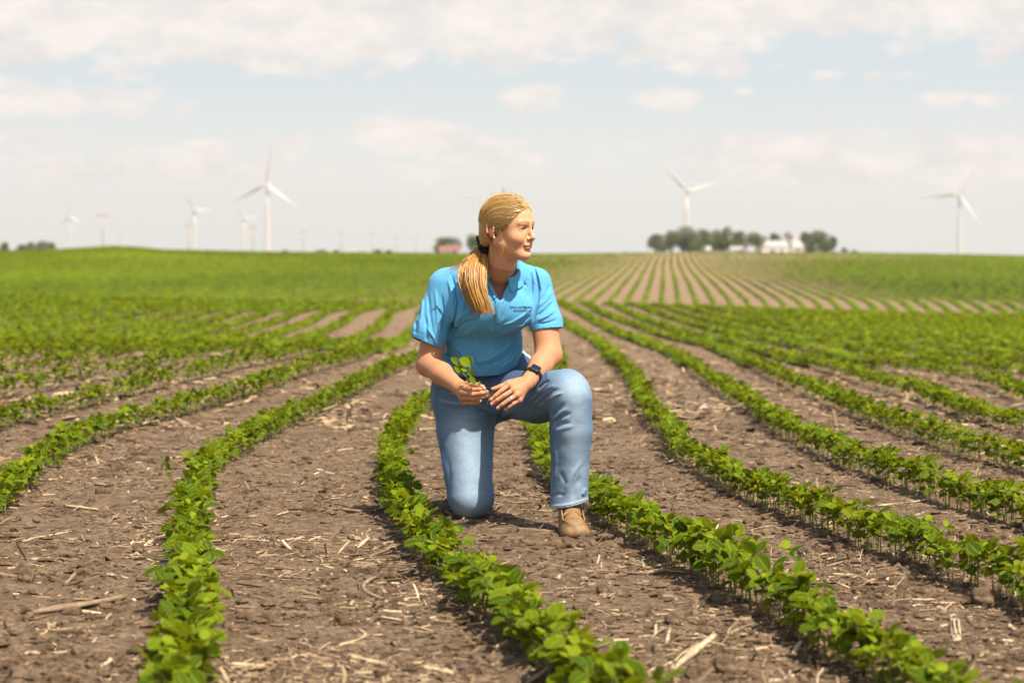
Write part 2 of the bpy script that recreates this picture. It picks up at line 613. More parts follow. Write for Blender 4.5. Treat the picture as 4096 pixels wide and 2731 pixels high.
# ------------------------------------------------------------------ soybean plants
def leaflet(Ln, Wd, nu=5, nv=4, fold=.25, droop=.5, wav=.0, ph=0.0, rnd=None):
    """one oval leaflet along +x from the origin; returns V, Q, UV"""
    u = (1 - np.cos(np.pi * np.linspace(0, 1, nu + 1))) / 2
    v = np.linspace(-1, 1, nv + 1)
    U, Vv = np.meshgrid(u, v, indexing='ij')
    prof = np.sin(np.pi * np.clip(U, .015, .99) ** .95) ** .55
    x = U * Ln
    y = Vv * prof * Wd / 2
    z = fold * np.abs(y) - droop * Ln * U ** 2 * .5 + wav * np.sin(U * 6 + ph) * np.abs(Vv) * Wd * .25 + wav * .12 * Ln * np.sin(Vv * 2.5 + ph)
    x = x - droop * Ln * .12 * U ** 2
    V = np.stack([x, y, z], -1).reshape(-1, 3)
    i, j = np.meshgrid(np.arange(nu), np.arange(nv), indexing='ij')
    a = i * (nv + 1) + j
    Q = np.stack([a, a + nv + 1, a + nv + 2, a + 1], -1).reshape(-1, 4)
    return V, Q, np.stack([U, Vv], -1).reshape(-1, 2)


def rot(ax, an):
    return np.array(Matrix.Rotation(an, 3, ax))


def make_plant(r, nu=5, nv=4, tall=1.0, stems=True):
    """returns foliage arrays (V,Q,UV,C) and a stem MB"""
    LV, LQ, LU, LC, n = [], [], [], [], 0
    st = MB()
    H = tall * r.uniform(.092, .126)
    lean = r.normal(0, .012, 2)
    top = np.array([lean[0], lean[1], H])
    st.tube([(0, 0, -.01), (lean[0] * .3, lean[1] * .3, H * .5), top], [.0023, .002, .0016], 5, (.8, .7, .5))

    def put(V, Q, UV, Rm, T, c):
        nonlocal n
        LV.append(V @ Rm.T + T)
        LQ.append(Q + n)
        LU.append(UV)
        LC.append(np.tile(c, (len(V), 1)))
        n += len(V)

    a0 = r.uniform(0, 2 * np.pi)
    # seed leaves, yellowing, low on the stem
    if r.random() < .7:
        for s in (0, np.pi):
            V, Q, UV = leaflet(.020, .012, 2, 2, .1, .5)
            put(V, Q, UV, rot('Z', a0 + 1.2 + s) @ rot('Y', r.uniform(-.5, .4)), np.array([0, 0, H * .28]), (1, 0 if r.random() < .6 else .6, 0))
    # a pair of simple leaves
    for s in (0, np.pi):
        ln = r.uniform(.033, .043)
        V, Q, UV = leaflet(ln, ln * .92, nu, nv, .18, r.uniform(.05, .5), .15, r.uniform(0, 6))
        an = a0 + s + r.normal(0, .2)
        Rm = rot('Z', an) @ rot('Y', r.uniform(-.8, .8)) @ rot('X', r.normal(0, .45))
        T = np.array([lean[0] * .6, lean[1] * .6, H * r.uniform(.55, .68)])
        d = np.array([math.cos(an), math.sin(an), .45]) * .018
        st.tube([T - (0, 0, .002), T + d], .0011, 4, (1, 1, .6), cap=False)
        put(V, Q, UV, Rm, T + d, (r.uniform(0, .45), 1, 0))
    # leaves of three
    nt = r.choice([2, 3])
    for k in range(nt):
        an = a0 + 1.57 + k * 2.3 + r.normal(0, .3)
        el_ = r.uniform(.65, 1.15) if k < nt - 1 else r.uniform(1.0, 1.4)
        pl = r.uniform(.028, .050) * (1 if k < nt - 1 else .6)
        base = np.array([lean[0], lean[1], H * (.86 + .14 * k / max(1, nt - 1))])
        tip = base + pl * np.array([math.cos(an) * math.cos(el_), math.sin(an) * math.cos(el_), math.sin(el_)])
        st.tube([base, (base + tip) / 2 + (0, 0, .003), tip], .0012, 4, (1, 1, .6), cap=False)
        sc = r.uniform(.88, 1.2) * (1 if k < nt - 1 else .62)
        tone = r.uniform(-.1, .6) if k < nt - 1 else r.uniform(.7, 1.0)
        for q, (dan, f) in enumerate(((0, 1.06), (1.75, .9), (-1.75, .9))):
            ln = .0435 * sc * f
            V, Q, UV = leaflet(ln, ln * .84, nu, nv, r.uniform(.05, .4), r.uniform(.05, .55), .18, r.uniform(0, 6))
            Rm = rot('Z', an + dan + r.normal(0, .15)) @ rot('Y', r.uniform(-1.15, .75)) @ rot('X', r.normal(0, .5))
            put(V, Q, UV, Rm, tip + Rm @ np.array([.004, 0, 0]), (np.clip(tone + r.normal(0, .1), 0, 1), 1, 0))
    # folded new growth
    for q in range(2):
        V, Q, UV = leaflet(.018, .010, 3, 2, .9, .2)
        put(V, Q, UV, rot('Z', a0 + q * 2.5) @ rot('Y', -1.2), top, (1, .9, 0))
    return np.vstack(LV), np.vstack(LQ), np.vstack(LU), np.vstack(LC), st


prng = np.random.default_rng(21)
fine = []
for k in range(14):
    V, Q, UV, C, st = make_plant(prng, 6, 4, tall=1.0)
    fine.append((mesh('foliage', V, Q, M_leaf, True, C, UV), st.me('stem', M_stem)))
mid = [make_plant(prng, 3, 2) for k in range(12)]
low = [make_plant(prng, 2, 2) for k in range(10)]


def row_points(n, y0, y1, step):
    ys = np.arange(y0, y1, step)
    return row_x(n, ys), ys


# candidates inside the picture, nearest first
cand = []
for n in range(-30, 32):
    y = 4.15
    while y < 9.0:
        y += prng.uniform(.019, .030)
        x = row_x(n, y) + prng.normal(0, .014 if n >= -1 else .020)
        slope = (row_x(n, y + .05) - row_x(n, y - .05)) / .1
        y += 0
        cand.append((n, x, y))
BODY = [(-.14, 7.69, .12), (.21, 7.27, .13)]


def blocked(x, y):
    return (x > -.29 and 7.0 < y < 7.6 and x < -.05) or ((x + .135) ** 2 + (y - 7.72) ** 2 < .115 ** 2) or ((x - .215) ** 2 + (y - 7.27) ** 2 < .10 ** 2) or (abs(x + .13) < .09 and 7.7 < y < 8.25)


cand = [c for c in cand if abs((c[1]) / c[2]) < .268 and not blocked(c[1], c[2])]
# fewer plants on the right-hand rows, as drilled
rowname = {-5: 'second row left of the longest bent row at the left edge', -4: 'row at the left edge of the field view',
           -3: 'long bent row left of the kneeling person', -2: 'row passing left of the knee on the ground',
           -1: 'row beside the tan shoe', 0: 'first row right of the shoe row', 1: 'second row right of the shoe row',
           2: 'third row right of the shoe row', 3: 'fourth row right of the shoe row'}
cand.sort(key=lambda c: c[2] + .0 * abs(c[1]))
indiv, rest = cand[:300], cand[300:]
fo0 = None
protos = []
for k, (fm, sm_) in enumerate(fine):
    protos.append((fm, sm_))
for i, (n, x, y) in enumerate(indiv):
    fm, sm_ = protos[int(prng.integers(len(protos)))]
    e = empty('soybean_plant', (x, y, float(ground_z(x, y)[0])), float(prng.uniform(0, 6.28)))
    s = float(prng.uniform(.78, 1.20)) * (1.06 if n < 0 else .95)
    if n >= -1 and y < 5.6:
        s *= .92
    e.scale = (s * 1.02, s * 1.02, s * ((.86 if y < 5.6 else .98) if n >= -1 else (.68 if n == -2 and y > 5.6 else .80)))
    e.rotation_euler[0] = float(prng.normal(0, .09))
    e.rotation_euler[1] = float(prng.normal(0, .09))
    rn = rowname.get(n, 'outer row')
    tag(e, 'young green soybean plant in the ' + rn, 'soybean plant', 'near soybean plants of the ' + rn)
    obj('foliage', fm, e)
    obj('stem', sm_, e)


# the rest of the crop
def scatter(protos, pts, r, name, spread=.0, sc=(.85, 1.2), zs=1.0, flatten=1.0):
    Vs, Qs, Us, Cs, n = [], [], [], [], 0
    SV, SQ, ST, sn = [], [], [], 0
    X = np.array([p[0] for p in pts])
    Y = np.array([p[1] for p in pts])
    Z = ground_z(X, Y)
    A = r.uniform(0, 2 * np.pi, len(pts))
    Sc = r.uniform(sc[0], sc[1], len(pts))
    K = r.integers(0, len(protos), len(pts))
    Tn = r.normal(0, .1, len(pts))
    for k, (V, Q, UV, C, st) in enumerate(protos):
        idx = np.where(K == k)[0]
        if not len(idx):
            continue
        ca, sa, s = np.cos(A[idx]), np.sin(A[idx]), Sc[idx]
        W = np.stack([(ca[:, None] * V[:, 0] - sa[:, None] * V[:, 1]) * s[:, None] + X[idx][:, None],
                      (sa[:, None] * V[:, 0] + ca[:, None] * V[:, 1]) * s[:, None] + Y[idx][:, None],
                      V[None, :, 2] * s[:, None] * zs + Z[idx][:, None]], -1)
        off = n + np.arange(len(idx)) * len(V)
        Vs.append(W.reshape(-1, 3))
        Qs.append((Q[None] + off[:, None, None]).reshape(-1, 4))
        Us.append(np.tile(UV, (len(idx), 1)))
        CC = np.tile(C[None], (len(idx), 1, 1))
        CC[:, :, 0] = np.clip(CC[:, :, 0] + Tn[idx][:, None], 0, 1)
        Cs.append(CC.reshape(-1, 3))
        n += len(idx) * len(V)
    return mesh(name, np.vstack(Vs), np.vstack(Qs), M_leaf, True, np.vstack(Cs), np.vstack(Us))


def stalks(pts, r, name):
    mb = MB()
    X = np.array([p[0] for p in pts])
    Y = np.array([p[1] for p in pts])
    Z = ground_z(X, Y)
    n = len(pts)
    H = r.uniform(.08, .12, n)
    d = .0022
    base = np.stack([X, Y, Z - .01], -1)
    tp = base + np.stack([r.normal(0, .01, n), r.normal(0, .01, n), H], -1)
    o = np.array([(d, 0, 0), (-d * .5, d * .87, 0), (-d * .5, -d * .87, 0)])
    V = np.concatenate([(base[:, None] + o), (tp[:, None] + o)], 1).reshape(-1, 3)
    k = np.arange(n)[:, None, None] * 6
    Q = (np.array([(0, 1, 4, 3), (1, 2, 5, 4), (2, 0, 3, 5)])[None] + k).reshape(-1, 4)
    mb.add(V, Q, c=(.8, .7, .5))
    return mb.me(name, M_stem)


def view_filter(x, y, m=.27, lim=.6):
    return abs(x) < m * y + lim


midpts = [(c[1], c[2]) for c in rest]
for n in range(-34, 36):
    y = 9.0
    while y < 24:
        y += prng.uniform(.027, .048) if y < 15 else prng.uniform(.042, .072)
        x = float(row_x(n, y)) + prng.normal(0, .014)
        if view_filter(x, y):
            midpts.append((x, y))
# plants just outside the picture so that the rows go on to the sides and towards the viewer
for n in range(-9, 11):
    y = 1.6
    while y < 9.0:
        y += prng.uniform(.035, .05)
        x = float(row_x(n, y)) + prng.normal(0, .014)
        if (abs(x / y) >= .268 or y < 4.15) and abs(x) < 3.6 and not (abs(x) < .45 and y < 2.2):
            midpts.append((x, y))
nearm = [p for p in midpts if p[1] < 14]
farm_ = [p for p in midpts if p[1] >= 14]
crop = obj('soybean_crop', scatter(mid, nearm, prng, 'soybean_crop', sc=(.72, 1.08), zs=.95))
tag(crop, 'dense rows of young soybean plants running away behind the kneeling person', 'soybean crop', kind='stuff')
c2 = obj('soybean_crop_behind', scatter(low, farm_, prng, 'soybean_crop_behind', sc=(.85, 1.2), zs=.95))
tag(c2, 'blurred green soybean rows further up the field', 'soybean crop', kind='stuff')
stm = obj('soybean_stems', stalks(nearm, prng, 'soybean_stems'))
tag(stm, 'thin pale stems of the soybean rows standing on bare soil', 'plant stems', kind='stuff')


# far rows: leaf clumps
def clumps(X, Y, Z, size, r, name, tone=(.15, .75)):
    n = len(X)
    a = r.uniform(0, 2 * np.pi, n)
    tilt = r.uniform(-.6, .9, n)
    size = size * r.uniform(.7, 1.25, n)
    ux = np.stack([np.cos(a), np.sin(a), np.zeros(n)], -1)
    wv = np.stack([-np.sin(a) * np.cos(tilt), np.cos(a) * np.cos(tilt), np.sin(tilt)], -1)
    c = np.stack([X, Y, Z], -1)
    V = np.stack([c - ux * size[:, None] * .55, c - wv * size[:, None] * .42 - (0, 0, .01), c + ux * size[:, None] * .55, c + wv * size[:, None] * .42], 1)
    Q = np.arange(n)[:, None] * 4 + np.arange(4)[None]
    C = np.ones((n, 4, 3))
    C[:, :, 0] = (r.uniform(tone[0], tone[1], n) + .35 * vnoise(np.c_[X, Y * .5], .07, 3))[:, None]
    UV = np.tile(np.array([[0.1, .5], [.5, -.5], [.9, .5], [.5, .5]]), (n, 1))
    return V.reshape(-1, 3), Q, C.reshape(-1, 3), UV


def hedge(x, y, w_, h_, r):
    n = len(y)
    z = land(x, y)
    wj = w_ * r.uniform(.7, 1.25, (n, 1))
    hj = h_ * r.uniform(.6, 1.25, (n, 1))
    off = np.array([(-.5, .25), (-.28, .9), (.28, .9), (.5, .25)])
    V = np.stack([x[:, None] + off[:, 0] * wj + r.normal(0, .03, (n, 4)), np.repeat(y[:, None], 4, 1) + r.normal(0, .05, (n, 4)),
                  z[:, None] + off[:, 1] * hj + r.normal(0, .012, (n, 4))], -1).reshape(-1, 3)
    i, j = np.meshgrid(np.arange(n - 1), np.arange(3), indexing='ij')
    a = i * 4 + j
    Q = np.stack([a, a + 1, a + 5, a + 4], -1).reshape(-1, 4)
    C = np.ones((n * 4, 3))
    C[:, 0] = np.clip(r.normal(.5, .25, n * 4) + .45 * np.repeat(vnoise(np.c_[x, y * .5], .07, 3), 4), 0, 1)
    UV = np.tile(np.array([.4, .45]), (n * 4, 1))
    return V, Q, C, UV


def rows_far():
    out = []
    r = np.random.default_rng(5)
    # same rows, 24 to 74 m
    for n in range(-40, 42):
        L = int((74 - 24) * 22)
        y = 24 + 50 * r.random(L) ** 1.1
        x = row_x(n, y) + r.normal(0, .055, L)
        ok = np.abs(x) < .285 * y + 1
        x, y = x[ok], y[ok]
        if not len(x):
            continue
        hy = np.arange(23.0, 75, .22)
        hx = row_x(n, hy)
        hk = np.abs(hx) < .285 * hy + 1
        if hk.sum() > 3:
            out.append(hedge(hx[hk], hy[hk], .17, .105, r))
        z = land(x, y) + r.uniform(.05, .15, len(x))
        out.append(clumps(x, y, z, .085 + .0012 * (y - 24), r, '', (.1, .8)))
    # rows of the rising ground beyond
    d = .081
    for n in range(-190, 110):
        x0 = n * .762
        hy = 76 * (346 / 76) ** np.linspace(0, 1, 330)
        hx = x0 + d * hy + .25 * np.sin(hy / 47)
        hk = np.abs(hx) < .275 * hy + 2
        if hk.sum() > 3:
            hy2, hx2 = hy[hk], hx[hk]
            u_ = hx2 / hy2
            sz = np.where(u_ > .0, np.interp(hy2, [0, 205, 235, 400], [1, .95, .32, .32]), 1.15)
            sz = sz * np.interp(u_, [-1, .08, .16, 1], [1, 1, 1.0, 1.05])
            out.append(hedge(hx2, hy2, (.215 * np.interp(u_, [-1, .13, .19, 1], [1, 1, 1.8, 2.0]))[:, None], (.12 * sz)[:, None], r))
        L = int(6000)
        y = 77 + (345 - 77) * r.random(L) ** .62
        x = x0 + d * y + .25 * np.sin(y / 47)
        ok = np.abs(x) < .275 * y + 2
        y, x = y[ok], x[ok]
        if not len(x):
            continue
        # thin out where leaves would be far smaller than a grain of the picture
        keep = r.random(len(y)) < np.clip(.10 + 9.0 / y, 0, .21)
        y, x = y[keep], x[keep]
        thin = ((y > 215) & (x > 0) & (r.random(len(y)) < .75)) | ((x > .11 * y) & (r.random(len(y)) < .55))
        y, x = y[~thin], x[~thin]
        x = x + r.normal(0, .06, len(x))
        z = land(x, y) + r.uniform(.05, .15, len(x))
        out.append(clumps(x, y, z, .13 + .0008 * (y - 80), r, '', (.2, .9)))
    n0, Vs, Qs, Cs, Us = 0, [], [], [], []
    for V, Q, C, U in out:
        Vs.append(V)
        Qs.append(Q + n0)
        Cs.append(C)
        Us.append(U)
        n0 += len(V)
    return mesh('soybean_rows', np.vstack(Vs), np.vstack(Qs), M_leaf, True, np.vstack(Cs), np.vstack(Us))


fr = obj('soybean_rows', rows_far())
tag(fr, 'straight narrow green crop rows on the rising field up to the skyline', 'soybean crop', kind='stuff')
print('far rows quads', len(fr.data.polygons))


# ------------------------------------------------------------------ implicit surfaces -> smooth continuous meshes
def smin(a, b, k):
    if k <= 0:
        return np.minimum(a, b)
    h = np.maximum(k - np.abs(a - b), 0) / k
    return np.minimum(a, b) - h * h * k * .25


def smax(a, b, k):
    return -smin(-a, -b, k)


class Prim:
    def __init__(s, kind, k=.01, **kw):
        s.kind, s.k, s.p = kind, k, kw
        if kind == 'cone':
            s.a, s.b = np.array(kw['a'], float), np.array(kw['b'], float)
            s.c = (s.a + s.b) / 2
            s.r = np.linalg.norm(s.a - s.b) / 2 + max(kw['r1'], kw['r2'])
        else:
            s.c = np.array(kw['c'], float)
            s.r = max(kw['rad']) if kind == 'ell' else kw['rad']

    def __call__(s, P):
        if s.kind == 'cone':
            ba = s.b - s.a
            t = np.clip(((P - s.a) @ ba) / (ba @ ba), 0, 1)
            d = P - s.a - t[:, None] * ba
            return np.sqrt((d * d).sum(1)) - (s.p['r1'] + (s.p['r2'] - s.p['r1']) * t)
        if s.kind == 'sph':
            d = P - s.c
            return np.sqrt((d * d).sum(1)) - s.p['rad']
        d = P - s.c
        if s.p.get('M') is not None:
            d = d @ s.p['M']            # columns = local axes
        rr = np.array(s.p['rad'])
        q = d / rr
        k0 = np.sqrt((q * q).sum(1)) + 1e-9
        q = q / rr
        k1 = np.sqrt((q * q).sum(1)) + 1e-9
        return k0 * (k0 - 1) / k1


def cone(a, b, r1, r2, k=.01):
    return Prim('cone', k, a=a, b=b, r1=r1, r2=r2)


def sph(c, r, k=.01):
    return Prim('sph', k, c=c, rad=r)


def ell(c, rad, M=None, k=.01):
    return Prim('ell', k, c=c, rad=rad, M=M)


class Shape:
    """union of primitives with individual blending, then cuts"""
    def __init__(s, prims, post=None):
        s.prims, s.post = prims, post

    def __call__(s, P):
        c = (P.min(0) + P.max(0)) / 2
        R_ = np.linalg.norm(P.max(0) - P.min(0)) / 2
        d = np.full(len(P), .25)
        for p in s.prims:
            if np.linalg.norm(p.c - c) - p.r - R_ > .12:
                continue
            d = smin(d, p(P), p.k)
        if s.post:
            d = s.post(P, d)
        return d


def polygonise(f, lo, hi, h, B=8, project=1):
    lo, hi = np.array(lo, float), np.array(hi, float)
    nb = np.ceil((hi - lo) / (h * B)).astype(int)
    bi = np.stack(np.meshgrid(*[np.arange(n) for n in nb], indexing='ij'), -1).reshape(-1, 3)
    ctr = lo + (bi + .5) * B * h
    # coarse pass in slabs
    keep = np.zeros(len(bi), bool)
    CH = 4096
    for s0 in range(0, len(bi), CH):
        keep[s0:s0 + CH] = np.abs(f(ctr[s0:s0 + CH])) < B * h * .95 + .012
    bi = bi[keep]
    g = np.stack(np.meshgrid(*[np.arange(0, B + 1)] * 3, indexing='ij'), -1)
    N = B + 1
    VX, VK, E = [], [], []
    dim = nb * B + 4

    def key(c):
        return ((c[..., 0] + 1) * (dim[1] + 2) + c[..., 1] + 1) * (dim[2] + 2) + c[..., 2] + 1
    order = np.lexsort((bi[:, 2] // 3, bi[:, 1] // 3, bi[:, 0] // 3))
    bi = bi[order]
    step = 27
    for s0 in range(0, len(bi), step):
        b = bi[s0:s0 + step]
        cidx = b[:, None, None, None, :] * B + g[None]
        P = lo + cidx * h
        D = f(P.reshape(-1, 3)).reshape(len(b), N, N, N)
        # cells: index 0..N-2 ; owned cells are those with local corner >= 0, i.e. index 1..B  (B cells)
        D1 = D
        ins = D1 < 0
        cs = [ins[:, x:N - 1 + x, y:N - 1 + y, z:N - 1 + z] for x in (0, 1) for y in (0, 1) for z in (0, 1)]
        sm_ = sum(c.astype(np.int8) for c in cs)
        w_ = np.argwhere((sm_ > 0) & (sm_ < 8))
        if len(w_):
            acc_ = np.zeros((len(w_), 3))
            cnt = np.zeros(len(w_))
            for ax in range(3):
                for u in (0, 1):
                    for v in (0, 1):
                        o0 = [0, 0, 0]
                        o0[(ax + 1) % 3] = u
                        o0[(ax + 2) % 3] = v
                        o1 = list(o0)
                        o1[ax] = 1
                        d0 = D1[w_[:, 0], w_[:, 1] + o0[0], w_[:, 2] + o0[1], w_[:, 3] + o0[2]]
                        d1 = D1[w_[:, 0], w_[:, 1] + o1[0], w_[:, 2] + o1[1], w_[:, 3] + o1[2]]
                        cr = (d0 < 0) != (d1 < 0)
                        t = np.where(cr, d0 / np.where(cr, d0 - d1, 1), 0)
                        pt = np.tile(np.array(o0, float), (len(w_), 1))
                        pt[:, ax] += t
                        acc_ += pt * cr[:, None]
                        cnt += cr
            cell = cidx[w_[:, 0], w_[:, 1], w_[:, 2], w_[:, 3]]
            VX.append(lo + (cell + acc_ / cnt[:, None]) * h)
            VK.append(key(cell))
            # faces for edges starting at owned corner
            for ax in range(3):
                c0 = D1[w_[:, 0], w_[:, 1], w_[:, 2], w_[:, 3]] < 0
                o = [0, 0, 0]
                o[ax] = 1
                c1 = D1[w_[:, 0], w_[:, 1] + o[0], w_[:, 2] + o[1], w_[:, 3] + o[2]] < 0
                cr = c0 != c1
                cc, flip = cell[cr], c0[cr]
                u = np.zeros(3, int)
                u[(ax + 1) % 3] = 1
                v = np.zeros(3, int)
                v[(ax + 2) % 3] = 1
                q = np.stack([key(cc), key(cc - u), key(cc - u - v), key(cc - v)], -1)
                q[~flip] = q[~flip][:, ::-1]
                E.append(q)
    V = np.vstack(VX)
    K = np.concatenate(VK)
    E = np.vstack(E)
    o = np.argsort(K)
    V, K = V[o], K[o]
    idx = np.searchsorted(K, E)
    idx = np.clip(idx, 0, len(K) - 1)
    ok = (K[idx] == E).all(1)
    F = idx[ok]
    for _ in range(project):
        CHK = 6000
        oo = np.lexsort((V[:, 1] // .06, V[:, 0] // .06, V[:, 2] // .06))
        for s0 in range(0, len(V), CHK):
            q = oo[s0:s0 + CHK]
            P = V[q]
            e = h * .5
            d = f(P)
            gr = np.stack([f(P + e * np.eye(3)[a]) - d for a in range(3)], -1) / e
            n2 = (gr * gr).sum(1)
            mv = -d[:, None] * gr / np.maximum(n2, .3)[:, None]
            ln = np.linalg.norm(mv, axis=1)
            mv *= np.minimum(1, h * .5 / np.maximum(ln, 1e-9))[:, None]
            V[q] = P + mv
    return V, F


def hit(f, px, py, y0=6.9, y1=8.0, off=.0):
    """points of the surface seen at photo positions, moved out by off"""
    px, py = np.atleast_1d(px).astype(float), np.atleast_1d(py).astype(float)
    O = np.array([0, 0, 1.0])
    D = np.stack([(px - CX) / FPX, np.ones_like(px), -(py - EYE) / FPX], -1)
    t = np.full(len(px), y0)
    for _ in range(60):
        d = f(O + D * t[:, None])
        t = np.minimum(t + np.maximum(d, -.01) * .7, y1)
    P = O + D * t[:, None]
    if off:
        e = .002
        d = f(P)
        g_ = np.stack([f(P + e * np.eye(3)[a]) - d for a in range(3)], -1)
        g_ /= np.linalg.norm(g_, axis=1, keepdims=True) + 1e-9
        P = P + g_ * off
    return P


def hitline(f, pts, n=24, off=.001, y0=6.9, y1=8.0):
    pts = np.array(pts, float)
    s = np.r_[0, np.cumsum(np.linalg.norm(np.diff(pts, axis=0), axis=1))]
    u = np.linspace(0, s[-1], n)
    return hit(f, np.interp(u, s, pts[:, 0]), np.interp(u, s, pts[:, 1]), y0, y1, off)


def px2(P):
    """points -> photo coordinates"""
    return np.stack([CX + FPX * P[:, 0] / P[:, 1], EYE - FPX * (P[:, 2] - 1) / P[:, 1]], -1)


def seg_d(Q, pts, want_t=False):
    """distance of 2-D points to a polyline, and position along it 0..1"""
    pts = np.array(pts, float)
    best = np.full(len(Q), 1e9)
    tb = np.zeros(len(Q))
    n = len(pts) - 1
    for i, (a, b) in enumerate(zip(pts[:-1], pts[1:])):
        ab = b - a
        t = np.clip(((Q - a) @ ab) / (ab @ ab), 0, 1)
        d = np.linalg.norm(Q - a - t[:, None] * ab, axis=1)
        m = d < best
        best = np.where(m, d, best)
        tb = np.where(m, (i + t) / n, tb)
    return (best, tb) if want_t else best


def folds(P, d, lst, ymax):
    """cloth creases: (polyline, half width, height) in photo units; only on the side towards ymax"""
    w_ = np.abs(d) < .05
    if not w_.any():
        return d
    Q = px2(P[w_])
    front = smooth01((ymax - P[w_][:, 1]) / .06)
    add = np.zeros(len(Q))
    lo_, hi_ = Q.min(0), Q.max(0)
    for pts, hw, ht in lst:
        A = np.array(pts, float)
        if (A.min(0) - 3 * hw > hi_).any() or (A.max(0) + 3 * hw < lo_).any():
            continue
        dd, tt = seg_d(Q, A, True)
        add += ht * np.exp(-(dd / hw) ** 2) * smooth01(np.minimum(tt, 1 - tt) / .3 + .08)
    d = d.copy()
    d[w_] -= add * front
    return d


# ------------------------------------------------------------------ the kneeling person
# materials
def skin_mat():
    m, t, b = new_mat('skin')
    a = attr(t)
    n = t.noise(obj_co(t), 90, 4, .6)
    c = t.mix(1.0, a, t.mapr(n, .25, .75, .93, 1.07), 'MULTIPLY')
    t.l.new(c, b.inputs['Base Color'])
    b.inputs['Roughness'].default_value = .56
    b.inputs['Specular IOR Level'].default_value = .24
    b.inputs['Subsurface Weight'].default_value = .25
    b.inputs['Subsurface Radius'].default_value = (.012, .004, .002)
    b.inputs['Subsurface Scale'].default_value = .6
    bump(t, b, t.noise(obj_co(t), 420, 3, .6), .10, .001)
    return m


def hair_mat(name='blond_hair', lo=(.13, .065, .018), mid_=(.52, .32, .095), hi=(.82, .60, .27)):
    m, t, b = new_mat(name)
    i = island(t)
    n = t.noise(obj_co(t), 55, 4, .7)
    f = t.m('ADD', t.m('MULTIPLY', i, .7), t.m('MULTIPLY', n, .3))
    c = t.ramp(f, [(.10, lo), (.35, mid_), (.62, mid_), (.88, hi)])
    t.l.new(c, b.inputs['Base Color'])
    b.inputs['Roughness'].default_value = .36
    b.inputs['Specular IOR Level'].default_value = .55
    b.inputs['Sheen Weight'].default_value = .1
    return m


def cloth_mat(name, c, kx=900, amp=.10, rough=.85, bumpv=.25):
    m, t, b = new_mat(name)
    co = obj_co(t)
    mp = t.new('ShaderNodeMapping')
    mp.inputs['Scale'].default_value = (60, 60, kx)
    t.l.new(co, mp.inputs[0])
    s = t.noise(mp.outputs[0], 1.0, 3, .7)
    big = t.noise(co, 14, 3)
    k = t.m('MULTIPLY', t.mapr(s, .25, .75, 1 - amp, 1 + amp), t.mapr(big, .3, .7, .96, 1.04))
    t.l.new(t.mix(1.0, c, k, 'MULTIPLY'), b.inputs['Base Color'])
    b.inputs['Roughness'].default_value = rough
    b.inputs['Specular IOR Level'].default_value = .15
    b.inputs['Sheen Weight'].default_value = .12
    bump(t, b, s, bumpv, .0012)
    return m


def denim_mat():
    m, t, b = new_mat('denim')
    co = obj_co(t)
    a = attr(t)
    mp = t.new('ShaderNodeMapping')
    mp.inputs['Scale'].default_value = (520, 520, 90)
    t.l.new(co, mp.inputs[0])
    s = t.noise(mp.outputs[0], 1.0, 3, .8)
    mp2 = t.new('ShaderNodeMapping')
    mp2.inputs['Scale'].default_value = (60, 60, 620)
    t.l.new(co, mp2.inputs[0])
    s2 = t.noise(mp2.outputs[0], 1.0, 2, .7)
    big = t.noise(co, 11, 4, .6)
    k = t.m('MULTIPLY', t.m('MULTIPLY', t.mapr(s, .25, .75, .78, 1.22), t.mapr(s2, .25, .75, .86, 1.14)), t.mapr(big, .3, .7, .92, 1.08))
    t.l.new(t.mix(1.0, a, k, 'MULTIPLY'), b.inputs['Base Color'])
    b.inputs['Roughness'].default_value = .9
    b.inputs['Specular IOR Level'].default_value = .12
    bump(t, b, t.m('ADD', s, s2), .3, .0015)
    return m


M_skin = skin_mat()
M_hair = hair_mat(lo=(.09, .043, .011), mid_=(.42, .25, .068), hi=(.78, .56, .23))
M_shirt = cloth_mat('sky_blue_jersey', (.092, .325, .55))
M_denim = denim_mat()
M_seam = simple_mat('seam_thread', (.07, .13, .24), .9)
M_hem = simple_mat('worn_denim_edge', (.42, .52, .62), .9, var=.3, scale=150)
M_black = simple_mat('black_rubber', (.012, .013, .014), .45)
M_screen = simple_mat('dark_glass', (.012, .014, .022), .08, spec=.6)
M_gold = simple_mat('ring_gold', (.85, .62, .38), .25, metal=1.0)
M_stone = simple_mat('clear_stone', (.9, .9, .9), .1, spec=1.0)
M_ink = simple_mat('black_embroidery', (.01, .015, .03), .8)
M_leather = simple_mat('tan_leather', (.20, .118, .052), .62, var=.42, scale=30)
M_sole = simple_mat('dark_sole', (.05, .045, .04), .8)
M_lace = simple_mat('rawhide_lace', (.32, .15, .05), .6)
M_scrunch = simple_mat('black_fabric', (.008, .008, .012), .9)

PB = np.array([.0, 7.6, 0.0])
PB[2] = 0.0

# --- head frame
TH = R(56)
HF = np.array([math.sin(TH), -math.cos(TH), -.04])
HF /= np.linalg.norm(HF)
HL = np.array([math.cos(TH), math.sin(TH), .03])
HL -= HF * (HL @ HF)
HL /= np.linalg.norm(HL)
HU = np.cross(HF, HL)
HM = np.stack([HF, HL, HU], 1)
HO = at(2042, 911, 7.45)


def hp(f, l, u):
    return HO + HM @ np.array([f, l, u])


def he(c, r, k=.01):
    return ell(hp(*c), r, HM, k)


